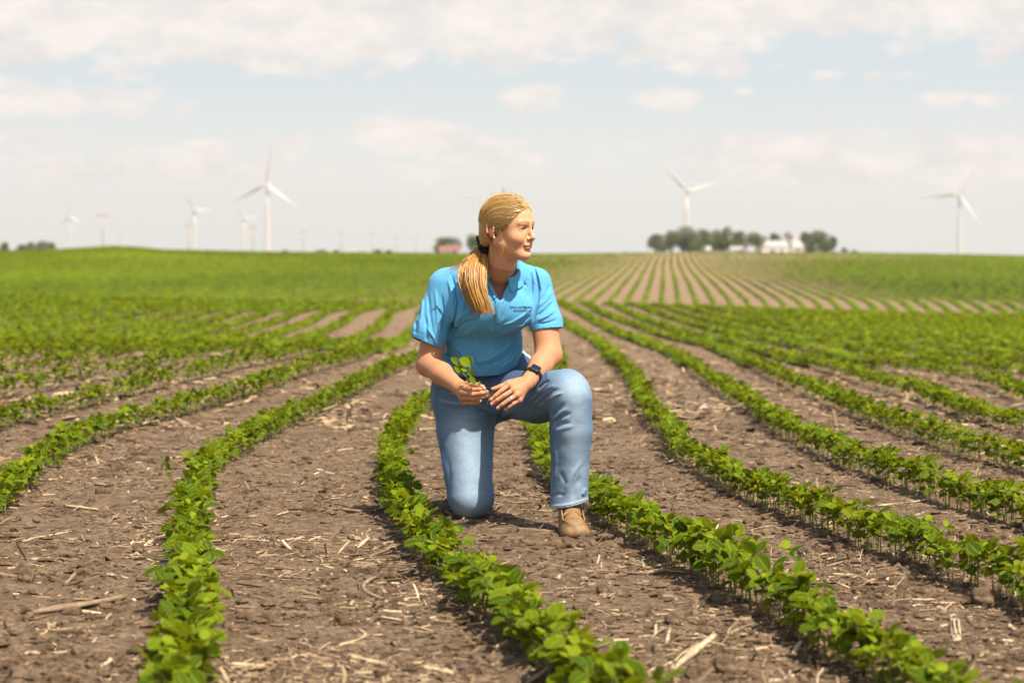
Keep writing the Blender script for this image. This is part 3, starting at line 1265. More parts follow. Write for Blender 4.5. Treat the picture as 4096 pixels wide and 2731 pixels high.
# --- arms and hands (photo position, distance)
RS, RE, RW = at(1780, 1158, 7.62), at(1715, 1455, 7.60), at(1832, 1545, 7.36)
LS, LE, LW = at(2158, 1156, 7.60), at(2195, 1418, 7.50), at(2112, 1528, 7.29)
body = [
    # neck and shoulders
    cone(at(1990, 1110, 7.56), hp(-.028, 0, -.055), .058, .050, .02),
    cone(at(2000, 1085, 7.52), hp(.005, 0, -.070), .050, .040, .02),
    cone(RS, at(1985, 1100, 7.58), .036, .048, .02),
    cone(LS, at(1985, 1100, 7.58), .036, .048, .02),
    # trunk under the clothes
    ell(at(1965, 1205, 7.60), (.135, .085, .12), None, .03),
    ell(at(1935, 1390, 7.70), (.115, .08, .15), None, .04),
    ell(at(1925, 1530, 7.83), (.12, .06, .09), None, .04),
    # arms
    cone(RS, RE, .042, .042, .02), cone(RS * .35 + RE * .65, RE, .046, .044, .02),
    cone(RE, RE * .55 + RW * .45, .0445, .0405, .02), cone(RE * .55 + RW * .45, RW, .0405, .0265, .02),
    cone(LS, LE, .040, .043, .02), cone(LS * .35 + LE * .65, LE, .048, .046, .02),
    cone(LE, LE * .6 + LW * .4, .0465, .0415, .02), cone(LE * .6 + LW * .4, LW, .0415, .0275, .02),
    # skull, face
    he((-.014, 0, .034), (.099, .077, .086), .02),
    he((.020, 0, -.010), (.066, .063, .088), .02),
    he((.030, 0, -.062), (.050, .046, .050), .02),
    cone(hp(-.018, .050, -.052), hp(.055, .018, -.098), .018, .016, .025),
    cone(hp(-.018, -.050, -.052), hp(.055, -.018, -.098), .018, .016, .025),
    he((.066, 0, -.101), (.020, .021, .017), .018),
    he((.050, .034, -.036), (.028, .026, .026), .02),
    he((.050, -.034, -.036), (.028, .026, .026), .02),
    cone(hp(.070, .040, .021), hp(.0805, .010, .019), .006, .006, .018),
    cone(hp(.070, -.040, .021), hp(.0805, -.010, .019), .006, .006, .018),
    # nose
    cone(hp(.080, 0, .010), hp(.099, 0, -.030), .0075, .0085, .010),
    sph(hp(.1015, 0, -.0345), .0088, .008),
    sph(hp(.089, .0125, -.038), .0068, .007),
    sph(hp(.089, -.0125, -.038), .0068, .007),
    # lips
    he((.079, 0, -.057), (.012, .020, .010), .012),
    he((.0835, 0, -.0628), (.0085, .0225, .0042), .005),
    he((.0820, 0, -.0715), (.0095, .0195, .0052), .005),
    # lids
    sph(hp(.0665, .031, .000), .0138, .007),
    sph(hp(.0665, -.031, .000), .0138, .007),
    # ears
]
for s in (1, -1):
    EM = HM @ rot('Z', s * .35) @ rot('Y', -.18)
    body.append(ell(hp(-.034, s * .0795, -.004), (.0165, .0045, .030), EM, .006))
    body.append(cone(hp(-.026, s * .078, -.024), hp(-.022, s * .076, -.034), .006, .005, .006))
    # rim of the ear
    pr = [hp(-.034 + .0155 * math.cos(a), s * (.084 - .002 * math.sin(a)), .000 + .026 * math.sin(a)) for a in np.linspace(-.6, 3.9, 9)]
    for a, b in zip(pr[:-1], pr[1:]):
        body.append(cone(a, b, .0034, .0034, .003))

# her left hand (lies over the front thigh, fingers pointing down and in)
lh_mcp = [at(2036, 1540, 7.245), at(2053, 1560, 7.225), at(2066, 1580, 7.222), at(2076, 1600, 7.232)]
lh_tip = [at(1964, 1598, 7.215), at(1967, 1616, 7.205), at(1991, 1632, 7.20), at(2021, 1638, 7.215)]
LW2 = at(2103, 1537, 7.275)
palm = []
for k, mcp in enumerate(lh_mcp):
    palm.append(cone(LW2 + (mcp - LW2) * .05, mcp, .0185, .0120, .010))
body += palm
body.append(cone(LW, LW2, .0270, .0230, .012))


def finger(a, tip, bend, r0=.0092, r1=.0068, n=3, side=(0, 0, 0)):
    """knuckles along a gentle arch towards the camera / outwards"""
    a, tip = np.array(a), np.array(tip)
    pts = [a]
    for t, bb in ((.44, bend), (.75, bend * .85)):
        pts.append(a + (tip - a) * t + np.array([0, -1, .25]) * bb + np.array(side))
    pts.append(tip)
    rr = [r0, r0 * .93, r0 * .84, r1]
    out = []
    for i in range(3):
        out.append(cone(pts[i], pts[i + 1], rr[i], rr[i + 1], .0016))
    return out


for k in range(4):
    body += finger(lh_mcp[k], lh_tip[k], (.010, .012, .012, .010)[k], (.0090, .0093, .0088, .0080)[k], (.0066, .0068, .0064, .0058)[k])
    body.append(sph(lh_mcp[k] + np.array([0, -.001, .001]), .0112, .006))
# thumb
body += [cone(at(2078, 1527, 7.275), at(2035, 1532, 7.262), .0175, .0125, .010),
         cone(at(2035, 1532, 7.262), at(2001, 1547, 7.25), .0110, .0098, .005),
         cone(at(2001, 1547, 7.25), at(1971, 1556, 7.243), .0096, .0074, .003)]
# her right hand: four fingers curled over to the right, thumb on top, pinching the seedling
rh_mcp = [at(1852, 1551, 7.285), at(1845, 1571, 7.280), at(1848, 1590, 7.285), at(1857, 1607, 7.298)]
rh_pip = [at(1889, 1559, 7.222), at(1892, 1577, 7.218), at(1893, 1594, 7.225), at(1894, 1609, 7.24)]
rh_dip = [at(1918, 1557, 7.213), at(1924, 1572, 7.212), at(1926, 1588, 7.22), at(1910, 1609, 7.245)]
rh_tip = [at(1937, 1554, 7.218), at(1947, 1567, 7.218), at(1946, 1582, 7.228), at(1920, 1603, 7.255)]
RW2 = at(1838, 1552, 7.34)
for k in range(4):
    body.append(cone(RW2, rh_mcp[k], .0195, .0122, .010))
    rr = (.0092, .0095, .0090, .0082)[k]
    body += [cone(rh_mcp[k], rh_pip[k], rr * 1.08, rr, .0022), cone(rh_pip[k], rh_dip[k], rr, rr * .88, .0014),
             cone(rh_dip[k], rh_tip[k], rr * .88, rr * .72, .0014)]
body += [cone(RW, RW2, .0265, .0225, .012),
         cone(at(1850, 1543, 7.32), at(1880, 1536, 7.275), .0165, .0125, .010),
         cone(at(1880, 1536, 7.275), at(1908, 1541, 7.245), .0112, .0100, .005),
         cone(at(1908, 1541, 7.245), at(1931, 1546, 7.228), .0098, .0074, .003)]


def body_post(P0, d0):
    msk = ((P0 - HO) ** 2).sum(1) < .19 ** 2
    if msk.any():
        P, d = P0[msk], d0[msk]
        L = (P - HO) @ HM
        # eye sockets beside the nose
        for s in (1, -1):
            q = L - np.array([.094, s * .029, -.001])
            d = smax(d, -(np.linalg.norm(q / np.array([1, 1.15, .8]), axis=1) - .0120), .014)
        # re-seat lids over the eyeballs
        for s in (1, -1):
            q = L - np.array([.0655, s * .031, -.001])
            d = smin(d, np.linalg.norm(q, axis=1) - .0132, .0035)
            o = L - np.array([.0800, s * .0315, -.0015])
            o[:, 2] += .10 * o[:, 1] * s
            slit = (np.sqrt(((o / np.array([.011, .0130, .0043])) ** 2).sum(1)) - 1) * .0036
            d = np.maximum(d, -slit)
            # fold above the lid
            o = L - np.array([.080, s * .031, .0088])
            d = d + .0016 * np.exp(-((o[:, 2] + o[:, 1] ** 2 * 18) / .0016) ** 2 - (o[:, 1] / .013) ** 2 - (o[:, 0] / .02) ** 2)
            # nostril
            q = L - np.array([.0955, s * .0062, -.0440])
            d = smax(d, -(np.linalg.norm(q / np.array([1.3, .8, 1]), axis=1) - .0034), .002)
            # nostril wing crease
            q = L - np.array([.084, s * .0195, -.036])
            d = d + .0016 * np.exp(-(np.linalg.norm(q, axis=1) / .006) ** 2)
            # ear bowl
            q = L - np.array([-.031, s * .089, .001])
            d = smax(d, -(np.sqrt(((q / np.array([.0105, .0075, .0195])) ** 2).sum(1)) - 1) * .007, .002)
            # smile line
            q = L - np.array([.072, s * .029, -.052])
            d = d + .0012 * np.exp(-((q[:, 1] * s * .8 + q[:, 2] * .45) / .003) ** 2 - (np.linalg.norm(q, axis=1) / .014) ** 2)
        # line between the lips, slightly curved up at the corners
        zl = L[:, 2] - (-.0672 + 3.0 * L[:, 1] ** 2)
        d = d + .0028 * np.exp(-(zl / .0013) ** 2 - (L[:, 1] / .021) ** 4 - ((L[:, 0] - .085) / .02) ** 2)
        # hollow under the lower lip
        q = L - np.array([.082, 0, -.0835])
        d = d + .0022 * np.exp(-(q[:, 2] / .005) ** 2 - (q[:, 1] / .016) ** 2 - (q[:, 0] / .02) ** 2)
        d0 = d0.copy()
        d0[msk] = d
    return d0


body_f = Shape(body, body_post)
BV, BF = polygonise(body_f, (-.42, 7.10, .36), (.28, 7.95, 1.28), .0020)
print('body', len(BV), len(BF))


def paint_body(V):
    C = np.tile(np.array([.43, .205, .105]), (len(V), 1))
    L = (V - HO) @ HM
    head = np.linalg.norm(L, axis=1) < .16
    q = px2(V)

    def blend(w_, c):
        w_ = np.clip(w_, 0, 1)[:, None]
        C[:] = C * (1 - w_) + np.array(c) * w_
    face = head & (L[:, 0] > 0)
    C[head] = (.60, .315, .178)
    ck = np.exp(-(np.linalg.norm((L - (.062, -.044, -.036)) / (1, 1, .8), axis=1) / .026) ** 2) + np.exp(-(np.linalg.norm(L - (.062, .044, -.036), axis=1) / .026) ** 2)
    blend(ck * .30, (.62, .25, .15))
    ns = np.exp(-(np.linalg.norm(L - (.100, 0, -.034), axis=1) / .014) ** 2)
    blend(ns * .4, (.64, .27, .17))
    # lips
    lz = -.0672 + 3.0 * L[:, 1] ** 2
    lip = (np.abs(L[:, 2] - lz - .000) < .0088 * np.sqrt(np.clip(1 - (L[:, 1] / .0235) ** 2, 0, 1))) & (L[:, 0] > .072) & face
    blend(lip * .85, (.52, .20, .165))
    mid_ = (np.abs(L[:, 2] - lz) < .0011) & (np.abs(L[:, 1]) < .0235) & (L[:, 0] > .07) & face
    blend(mid_ * .8, (.16, .05, .04))
    for s in (1, -1):
        y = L[:, 1] * s
        # brows: from beside the nose rising outwards, then dropping
        bz = .0205 + .0040 * np.sin(np.clip((y - .010) / .040, 0, 1) * 2.4)
        w_ = smooth01((.0036 * (1.25 - np.clip((y - .012) / .04, 0, 1)) + .0006 - np.abs(L[:, 2] - bz)) / .0018) * ((y > .010) & (y < .050) & face)
        blend(w_ * .75, (.17, .090, .040))
        # lash line of the upper lid, softer line below
        dy = y - .0315
        arc = np.sqrt(np.clip(1 - (dy / .0138) ** 2, 0, 1))
        zu = -.0015 + .0046 * arc - .10 * dy
        zl_ = -.0015 - .0044 * arc - .10 * dy
        near_ = face & (L[:, 0] > .06) & (np.abs(dy) < .0145)
        blend(near_ * smooth01((.0021 - np.abs(L[:, 2] - zu)) / .0012) * .85, (.06, .028, .016))
        blend(near_ * smooth01((.0014 - np.abs(L[:, 2] - zl_)) / .0010) * .45, (.16, .07, .04))
        blend(near_ * smooth01((.0042 - np.abs(L[:, 2] - zu - .0045)) / .003) * .25, (.30, .13, .07))
        # nostril
        w_ = np.linalg.norm(L - (.0945, s * .0062, -.0430), axis=1) < .0048
        blend(w_ * .8, (.14, .05, .03))
        # ears pinker
        w_ = np.exp(-(np.linalg.norm((L - (-.034, s * .085, 0)) / (1, 1, 1.6), axis=1) / .016) ** 2)
        blend(w_ * .55, (.66, .22, .13))
    # freckle / mole on the neck
    w_ = np.exp(-(np.linalg.norm(q - (2042, 1039), axis=1) / 2.2) ** 2)
    blend(w_ * .8, (.15, .06, .03))
    # knuckles and finger ends
    for p in lh_tip + rh_tip:
        blend(np.exp(-(np.linalg.norm(V - p, axis=1) / .014) ** 2) * .55, (.68, .30, .20))
    for p in lh_mcp + rh_mcp + rh_pip:
        blend(np.exp(-(np.linalg.norm(V - p, axis=1) / .014) ** 2) * .35, (.60, .26, .17))
    # nails: paler patches on the outward side of the finger ends
    for p, pv in [(lh_tip[k], lh_mcp[k]) for k in range(4)] + [(rh_tip[k], rh_pip[k]) for k in range(3)]:
        ax = (p - pv) / np.linalg.norm(p - pv)
        c = p - ax * .001 + np.array([0, -.0062, .002])
        w_ = smooth01((.0052 - np.linalg.norm(V - c, axis=1)) / .0016)
        blend(w_ * .6, (.80, .50, .42))
    # creases over the finger joints
    for k in range(4):
        for t in (.44, .75):
            p = lh_mcp[k] + (lh_tip[k] - lh_mcp[k]) * t
            ax = (lh_tip[k] - lh_mcp[k]) / np.linalg.norm(lh_tip[k] - lh_mcp[k])
            d = V - p
            w_ = (np.abs(d @ ax) < .0012) & (np.linalg.norm(d, axis=1) < .016)
            blend(w_ * .4, (.40, .18, .11))
    return C


person = obj('person', mesh('person', BV - PB, BF, M_skin, True, paint_body(BV)), None, PB)
tag(person, 'person in a sky blue polo shirt and jeans kneeling on one knee, holding a seedling', 'person')


def kid(name, me, parent=None, label=None):
    o = obj(name, me, parent or person)
    if label:
        o['label'] = label
    return o


# eyes
for s in (1, -1):
    mb = MB()
    c = hp(.0663, s * .031, -.001)
    gaze = HF * 1.0 + HL * .05 - HU * .02
    gaze /= np.linalg.norm(gaze)
    up = np.cross(HL, gaze)
    Mx = np.stack([np.cross(gaze, HU), HU, gaze], 1)
    r = .0120
    pol = np.radians([0, 10, 22, 32, 40, 60, 90, 130, 180])
    prof = np.stack([np.sin(pol) * r, np.cos(pol) * r], -1)
    mb.lathe(prof, 18)
    V = mb.V[0] @ Mx.T + c
    colr = np.repeat(np.array([(.01, .01, .01), (.01, .01, .01), (.07, .06, .04), (.06, .05, .03), (.62, .58, .54)] + [(.62, .58, .54)] * 4), 18, 0)
    m_eye = bpy.data.materials.get('eye')
    if m_eye is None:
        m_eye, t_, b_ = new_mat('eye')
        t_.l.new(attr(t_), b_.inputs['Base Color'])
        b_.inputs['Roughness'].default_value = .12
    kid('eye', mesh('eye', V - PB, mb.Q[0], m_eye, True, colr))

# --- hair
HC = np.array([-.0205, 0, .032])
HR = np.array([.1075, .0855, .0965])


_gx = [-.13, -.09, -.066, -.056, -.050, -.020, .0, .02, .035, .050, .062, .073, .085, .12]
_gz = [-.080, -.078, -.070, -.050, .008, .012, -.004, .003, .012, .025, .043, .061, .077, .11]


def hairline(f):
    return np.interp(f, _gx, _gz)


def hair_d(P):
    L = (P - HO) @ HM
    q = (L - HC) / HR
    k0 = np.linalg.norm(q, axis=1) + 1e-9
    k1 = np.linalg.norm(q / HR, axis=1) + 1e-9
    d = k0 * (k0 - 1) / k1
    # combed waves
    ang = np.arctan2(L[:, 2] - .0, L[:, 0] + .11)
    d = d - .0011 * np.sin(ang * 46 + L[:, 1] * 60) - .0009 * np.sin(ang * 91 + L[:, 1] * 140 + 1)
    # knot of hair towards the tie
    t_ = np.array([-.108, -.024, -.060])
    a_ = np.array([-.075, -.02, -.020])
    ba = t_ - a_
    tt = np.clip(((L - a_) @ ba) / (ba @ ba), 0, 1)
    d = smin(d, np.linalg.norm(L - a_ - tt[:, None] * ba, axis=1) - (.045 - .020 * tt), .03)
    g_ = hairline(L[:, 0]) - L[:, 2]
    fr = smooth01((L[:, 0] + .03) / .03)
    d = d + fr * .024 * smooth01((g_ + .012) / .020)
    d = smax(d, (g_ - fr * .035) * .75, .006)
    return d


HVv, HFf = polygonise(hair_d, HO - .19, HO + .16, .0026)
hair = kid('hair', mesh('hair', HVv - PB, HFf, hair_mat('combed_hair', (.16, .085, .026), (.34, .20, .065), (.50, .33, .13)), True), person, 'blond hair combed back from the forehead')
srng = np.random.default_rng(4)
TIE = hp(-.112, -.024, -.062)


def scalp_strand(L0, lift=.0, n=14, jit=.006):
    """from a scalp point, over the ear, to the tie, lying on the hair"""
    t = np.linspace(0, 1, n)[:, None]
    sg = 1 if L0[1] > 0 else -1
    d0 = (L0 - HC) / HR
    d1 = (np.array([-.108, -.024, -.058]) - HC + srng.normal(0, jit, 3)) / HR
    mid = np.array([-.045, sg * (.085 - .35 * max(0, L0[2] - .06)), .052 + (L0[2] - .02) * 1.0])
    dm = (mid - HC) / HR
    d0, d1, dm = [v / np.linalg.norm(v) for v in (d0, d1, dm)]
    D = (1 - t) ** 2 * d0 + 2 * t * (1 - t) * dm * 1.15 + t ** 2 * d1
    D /= np.linalg.norm(D, axis=1, keepdims=True)
    rad = 1.002 + lift * 1.25 + .020 * np.sin(t * 3.14) * srng.uniform(0, 1)
    rad = rad - .035 * np.exp(-t / .10)
    Lp = HC + D * rad * HR
    return HO + Lp @ HM.T


mb = MB()
for k in range(1500):
    u = srng.random()
    side = -1 if srng.random() < .72 else 1
    f = srng.uniform(-.02, .083) if u < .55 else srng.uniform(.02, .085)
    z = hairline(f) + (srng.uniform(0, .075) if u > .5 else srng.uniform(-.001, .012))
    q = 1 - ((f - HC[0]) / HR[0]) ** 2 - ((z - HC[2]) / HR[2]) ** 2
    if q <= 0.002:
        continue
    l = side * math.sqrt(q) * HR[1]
    P = scalp_strand(np.array([f, l, z]), srng.uniform(0, .022))
    mb.tube(P, np.interp(np.linspace(0, 1, 14), [0, .2, .9, 1], [.0003, .0007, .0008, .0007]) * srng.uniform(.7, 1.3), 4, cap=False, flat=.6)
for k in range(900):
    f = srng.uniform(-.085, .080)
    l0 = srng.uniform(-.045, .045)
    q = 1 - ((f - HC[0]) / HR[0]) ** 2 - ((l0 - HC[1]) / HR[1]) ** 2
    if q < .05:
        continue
    z = HC[2] + math.sqrt(q) * HR[2]
    if l0 > .018:
        l0 = -l0 + .036
    P = scalp_strand(np.array([f, l0 if l0 else -.001, z]), srng.uniform(.0, .02))
    mb.tube(P, np.interp(np.linspace(0, 1, 14), [0, .2, .9, 1], [.0003, .0008, .0009, .0008]) * srng.uniform(.7, 1.3), 4, cap=False, flat=.6)
for k in range(170):
    f = srng.uniform(-.085, -.052)
    z = srng.uniform(-.062, .045)
    q = 1 - ((f - HC[0]) / HR[0]) ** 2 - ((z - HC[2]) / HR[2]) ** 2
    if q < .02:
        continue
    P0 = np.array([f, -math.sqrt(q) * HR[1], z])
    t = np.linspace(0, 1, 9)[:, None]
    v0, v1 = (P0 - HC) / HR, (np.array([-.108, -.026, -.060]) + srng.normal(0, .006, 3) - HC) / HR
    D = (1 - t) * v0 / np.linalg.norm(v0) + t * v1 / np.linalg.norm(v1)
    D /= np.linalg.norm(D, axis=1, keepdims=True)
    rad = .985 + .05 * np.sin(t * 3.14) + .02 * t
    mb.tube(HO + (HC + D * rad * HR) @ HM.T, np.interp(np.linspace(0, 1, 9), [0, .2, .9, 1], [.0003, .0010, .0012, .0010]), 4, cap=False, flat=.6)
for k in range(70):
    f = srng.uniform(-.005, .05)
    z = hairline(f) + srng.uniform(-.014, .006)
    q = 1 - ((f - HC[0]) / HR[0]) ** 2 - ((z - HC[2]) / HR[2]) ** 2
    P0 = np.array([f, -math.sqrt(q) * HR[1], z])
    t = np.linspace(0, 1, 14)[:, None]
    v0, v1 = (P0 - HC) / HR, (np.array([-.10, -.035, -.060 + srng.normal(0, .008)]) - HC) / HR
    vm_ = (np.array([-.035, -.088, srng.uniform(-.030, .022)]) - HC) / HR
    v0, v1, vm_ = [v / np.linalg.norm(v) for v in (v0, v1, vm_)]
    D = (1 - t) ** 2 * v0 + 2 * t * (1 - t) * vm_ + t ** 2 * v1
    D /= np.linalg.norm(D, axis=1, keepdims=True)
    rad = .985 + .055 * np.sin(t * 3.14) * srng.uniform(.6, 1) - .03 * np.exp(-t / .08)
    mb.tube(HO + (HC + D * rad * HR) @ HM.T, np.interp(np.linspace(0, 1, 14), [0, .2, .9, 1], [.0003, .0009, .001, .0008]), 4, cap=False, flat=.6)
kid('hair_strands', mb.me('hair_strands', M_hair, off=PB), hair)

# wisps: in front of the ear, on the forehead, flyaways against the sky
mb = MB()


def wisp(pts, r=.0004):
    P = np.array(pts, float)
    s = np.linspace(0, 1, len(P))
    u = np.linspace(0, 1, 22)
    Q = np.stack([np.interp(u, s, P[:, a]) for a in range(3)], -1)
    for _ in range(14):
        Q[1:-1] = (Q[:-2] + 2 * Q[1:-1] + Q[2:]) / 4
    mb.tube(Q, r, 3, cap=False)


Yw = 7.375
for k in range(4):
    o = srng.normal(0, 5.0)
    wisp([at(1994 + o, 918, Yw), at(2003 + o, 955, Yw), at(2010 + o * 1.5, 985, Yw), at(2008 + o, 1012, Yw), at(1994 + o * 2, 1028, Yw), at(1974 + o, 1036, Yw + .02)][:6 - (k % 3)], .0003)
for k in range(7):
    o = srng.normal(0, 4)
    wisp([at(1962 + o, 935, 7.42), at(1960 + o, 985, 7.43), at(1966 + o * 1.6, 1030 + srng.uniform(-15, 10), 7.43)], .0006)
for k in range(44):
    a = srng.uniform(-2.9, -.15)
    b0 = np.array([2008 + 88 * math.cos(a), 872 + 90 * math.sin(a)])
    dr = np.array([math.cos(a + srng.normal(0, .9)), math.sin(a) - .2]) * srng.uniform(8, 34)
    c_ = srng.normal(0, 9, 2)
    wisp([at(*b0, 7.45), at(*(b0 + dr * .5 + c_), 7.45), at(*(b0 + dr), 7.45)], .00034)
wisp([at(1925, 812, 7.48), at(1900, 795, 7.48), at(1875, 790, 7.5), at(1845, 788, 7.5)], .00028)
wisp([at(1920, 846, 7.48), at(1895, 835, 7.48), at(1893, 815, 7.5), at(1897, 800, 7.5)], .00028)
kid('loose_hair', mb.me('loose_hair', M_hair, off=PB), hair)

# ponytail over her right shoulder
mb = MB()
mid_l = np.array([(1925, 985, 7.51), (1905, 1025, 7.475), (1888, 1075, 7.44), (1889, 1130, 7.415), (1905, 1185, 7.400), (1925, 1228, 7.395), (1940, 1258, 7.392)])
for k in range(1100):
    if k % 16 == 0:
        lk = srng.normal(0, 1, 4)
    w0, w1 = lk[:2] * .85 + srng.normal(0, .22, 2)
    w0 = float(np.clip(w0, -1.9, 1.9))
    n = 10
    wid = np.array([12, 42, 54, 50, 44, 42, 40]) * .95
    dep = np.array([.010, .020, .024, .022, .017, .013, .012])
    end = np.clip(.88 + lk[3] * .09 + srng.normal(0, .05), .5, 1)
    wv = srng.normal(0, 1)
    pts = []
    for j, (mx, my, mY) in enumerate(mid_l):
        curl = 6 * math.sin(j * 1.1 + lk[2] * 2) * (j / 6) + 2.5 * math.sin(j * 1.7 + wv) * (j / 6)
        pts.append(at(mx + w0 * wid[j] * .62 + curl, my + wv * 2.0 * j / 6 + abs(w0) * 1.0, mY + abs(w0) * .004 - w1 * dep[j] * .55))
    P = np.array(pts)
    s = np.linspace(0, 1, 7)
    u = np.linspace(0, end, n)
    Q = np.stack([np.interp(u, s, P[:, a]) for a in range(3)], -1)
    for _ in range(1):
        Q[1:-1] = (Q[:-2] + 2 * Q[1:-1] + Q[2:]) / 4
    mb.tube(Q, np.interp(np.linspace(0, 1, n), [0, .15, .8, 1], [.0008, .0012, .0011, .0003]) * srng.uniform(.6, 1.2), 4, cap=False, flat=.6)
# a few strands fallen back over the shoulder
for k in range(26):
    o = srng.normal(0, 1)
    e1 = srng.uniform(.5, 1)
    A = [(1905, 1030, 7.47), (1868, 1045, 7.46), (1830, 1062, 7.47), (1795, 1082 + 4 * o, 7.48), (1755 + 8 * o, 1108 + 3 * o, 7.50)]
    P = np.array([at(a + o * 2, b + o * 4, c_ - .004) for a, b, c_ in A])
    u = np.linspace(0, e1, 9)
    Q = np.stack([np.interp(u, np.linspace(0, 1, 5), P[:, a]) for a in range(3)], -1)
    mb.tube(Q, np.interp(np.linspace(0, 1, 9), [0, 1], [.0010, .0003]), 3, cap=False)
pony = kid('ponytail', mb.me('ponytail', hair_mat('ponytail_hair', (.13, .052, .010), (.44, .215, .040), (.76, .49, .15)), off=PB), person,
           'long blond ponytail hanging over the shoulder')

# black scrunchie
mb = MB()
for k in range(3):
    cth = np.linspace(0, 2 * np.pi, 22)
    c = TIE + np.array([.002 + .004 * k, -.004, .012 - .016 * k])
    ax1, ax2 = HL * .9 + HF * .2, HU * .5 + HF * -.55
    rr = .0215 + .0022 * np.sin(cth * 7 + k * 2)
    P = c + rr[:, None] * (np.cos(cth)[:, None] * ax1 + np.sin(cth)[:, None] * ax2)
    mb.tube(P, .0085 + .0018 * np.sin(cth * 9 + k), 7, cap=False)
kid('hair_tie', mb.me('hair_tie', M_scrunch, off=PB), person)

# ear studs
for (px, py) in ((1976, 950), (1983, 954)):
    P = hit(body_f, px, py, 7.2, 7.8, .001)[0]
    mb = MB()
    a = np.linspace(0, np.pi, 7)
    mb.lathe(np.stack([np.sin(a) * .0029, np.cos(a) * .0029], -1), 10, P)
    kid('earring', mb.me('earring', M_stone, off=PB))

# ------------------------------------------------------------------ clothes
def halfpx(P, a, b, n_y=0.0, Yref=7.5):
    """signed distance to the plane through photo points a, b (at Yref); positive below/right of a->b"""
    A, B_ = at(*a, Yref), at(*b, Yref)
    t = B_ - A
    n = np.array([-t[2], n_y * np.linalg.norm(t), t[0]])
    n = -n / np.linalg.norm(n)
    return (P - A) @ n


# polo shirt
shirt_p = [
    ell(at(1955, 1208, 7.585), (.150, .108, .130), None, .03),
    ell(at(1968, 1130, 7.60), (.140, .080, .078), None, .04),
    ell(at(1888, 1242, 7.545), (.075, .066, .072), None, .07),
    ell(at(2044, 1244, 7.537), (.075, .066, .072), None, .07),
    ell(at(1938, 1370, 7.672), (.148, .104, .155), None, .06),
    ell(at(1926, 1470, 7.74), (.164, .128, .130), None, .04),
    cone(at(1790, 1138, 7.62), at(1975, 1080, 7.59), .058, .058, .05),
    cone(at(2136, 1134, 7.60), at(1990, 1078, 7.59), .056, .056, .05),
    cone(at(1990, 1085, 7.585), at(1998, 1055, 7.575), .064, .060, .03),
    cone(at(1782, 1146, 7.62), at(1722, 1330, 7.60), .064, .068, .030),
    cone(at(1718, 1330, 7.60), at(1700, 1420, 7.60), .066, .062, .01),
    cone(at(2142, 1138, 7.60), at(2184, 1290, 7.55), .058, .062, .030),
    cone(at(2184, 1290, 7.55), at(2196, 1380, 7.52), .062, .060, .01),
]
shirt_folds = [
    # right sleeve: armhole crease and hanging folds
    ([(1800, 1080), (1822, 1150), (1832, 1210), (1822, 1270), (1806, 1310), (1790, 1350)], 7, -.0065),
    ([(1790, 1110), (1808, 1180), (1812, 1240)], 7, .004),
    ([(1712, 1160), (1720, 1260), (1738, 1370)], 8, -.0045), ([(1740, 1150), (1748, 1240), (1752, 1330)], 8, .0045),
    ([(1690, 1180), (1685, 1260), (1672, 1320)], 8, .005), ([(1700, 1250), (1708, 1330), (1705, 1370)], 7, -.005),
    ([(1765, 1170), (1775, 1260), (1772, 1350)], 7, -.004), ([(1668, 1280), (1660, 1340)], 7, -.004),
    # front, pulled diagonals under the arm
    ([(2128, 1230), (2095, 1262), (2050, 1290), (1990, 1310)], 7, .0035), ([(2125, 1255), (2090, 1292), (2040, 1318)], 7, -.0035),
    ([(1815, 1380), (1850, 1420), (1880, 1480)], 8, .0035), ([(1795, 1400), (1825, 1440), (1850, 1490)], 7, -.0035),
    ([(2010, 1390), (2000, 1440), (2005, 1490)], 8, -.003), ([(1960, 1400), (1955, 1450), (1962, 1495)], 8, .003),
    ([(1700, 1300), (1735, 1350), (1755, 1395)], 6, .0035),
    ([(2060, 1110), (2085, 1125), (2110, 1150)], 7, -.003), ([(1820, 1100), (1845, 1160), (1850, 1230)], 8, -.003),
    ([(1812, 1300), (1850, 1260), (1900, 1240)], 8, .0045), ([(1808, 1325), (1860, 1290), (1910, 1275)], 8, -.005),
    ([(1800, 1345), (1860, 1340), (1920, 1300)], 9, .003),
    # from the chest to the far waist
    ([(2080, 1340), (2020, 1400), (1950, 1440), (1890, 1452)], 10, .0045), ([(2070, 1380), (2010, 1435), (1940, 1470)], 9, -.0050),
    ([(2105, 1330), (2060, 1340), (1990, 1345)], 9, -.003), ([(2100, 1300), (2050, 1310), (1980, 1360)], 9, .0032),
    ([(2090, 1400), (2040, 1450), (1990, 1480)], 8, .004), ([(2078, 1350), (2068, 1400), (2072, 1440)], 7, -.005),
    ([(1880, 1400), (1900, 1450), (1930, 1490)], 10, -.003),
    # left armhole and sleeve
    ([(2130, 1050), (2148, 1110), (2156, 1150), (2152, 1210), (2138, 1270), (2124, 1320)], 6, -.0065),
    ([(2140, 1060), (2160, 1120), (2168, 1170)], 6, .003),
    ([(2143, 1270), (2180, 1240), (2215, 1205)], 6, -.0055), ([(2145, 1285), (2190, 1262), (2225, 1235)], 7, .005),
    ([(2150, 1230), (2185, 1200), (2212, 1160)], 6, .004), ([(2155, 1215), (2180, 1180), (2200, 1135)], 6, -.004),
    ([(2150, 1300), (2190, 1292), (2235, 1275)], 6, -.003),
    # chest: bright rib beside the placket and soft hollows
    ([(2000, 1290), (2020, 1250), (2042, 1200), (2055, 1160)], 9, -.0040), ([(2085, 1160), (2095, 1210), (2110, 1260)], 8, .002),
    ([(2120, 1080), (2128, 1130), (2125, 1190)], 7, -.0045), ([(1955, 1300), (1975, 1340), (1985, 1400)], 8, .003),
    ([(1905, 1300), (1915, 1350), (1945, 1400)], 9, -.0032), ([(1860, 1180), (1850, 1240)], 9, .003),
]
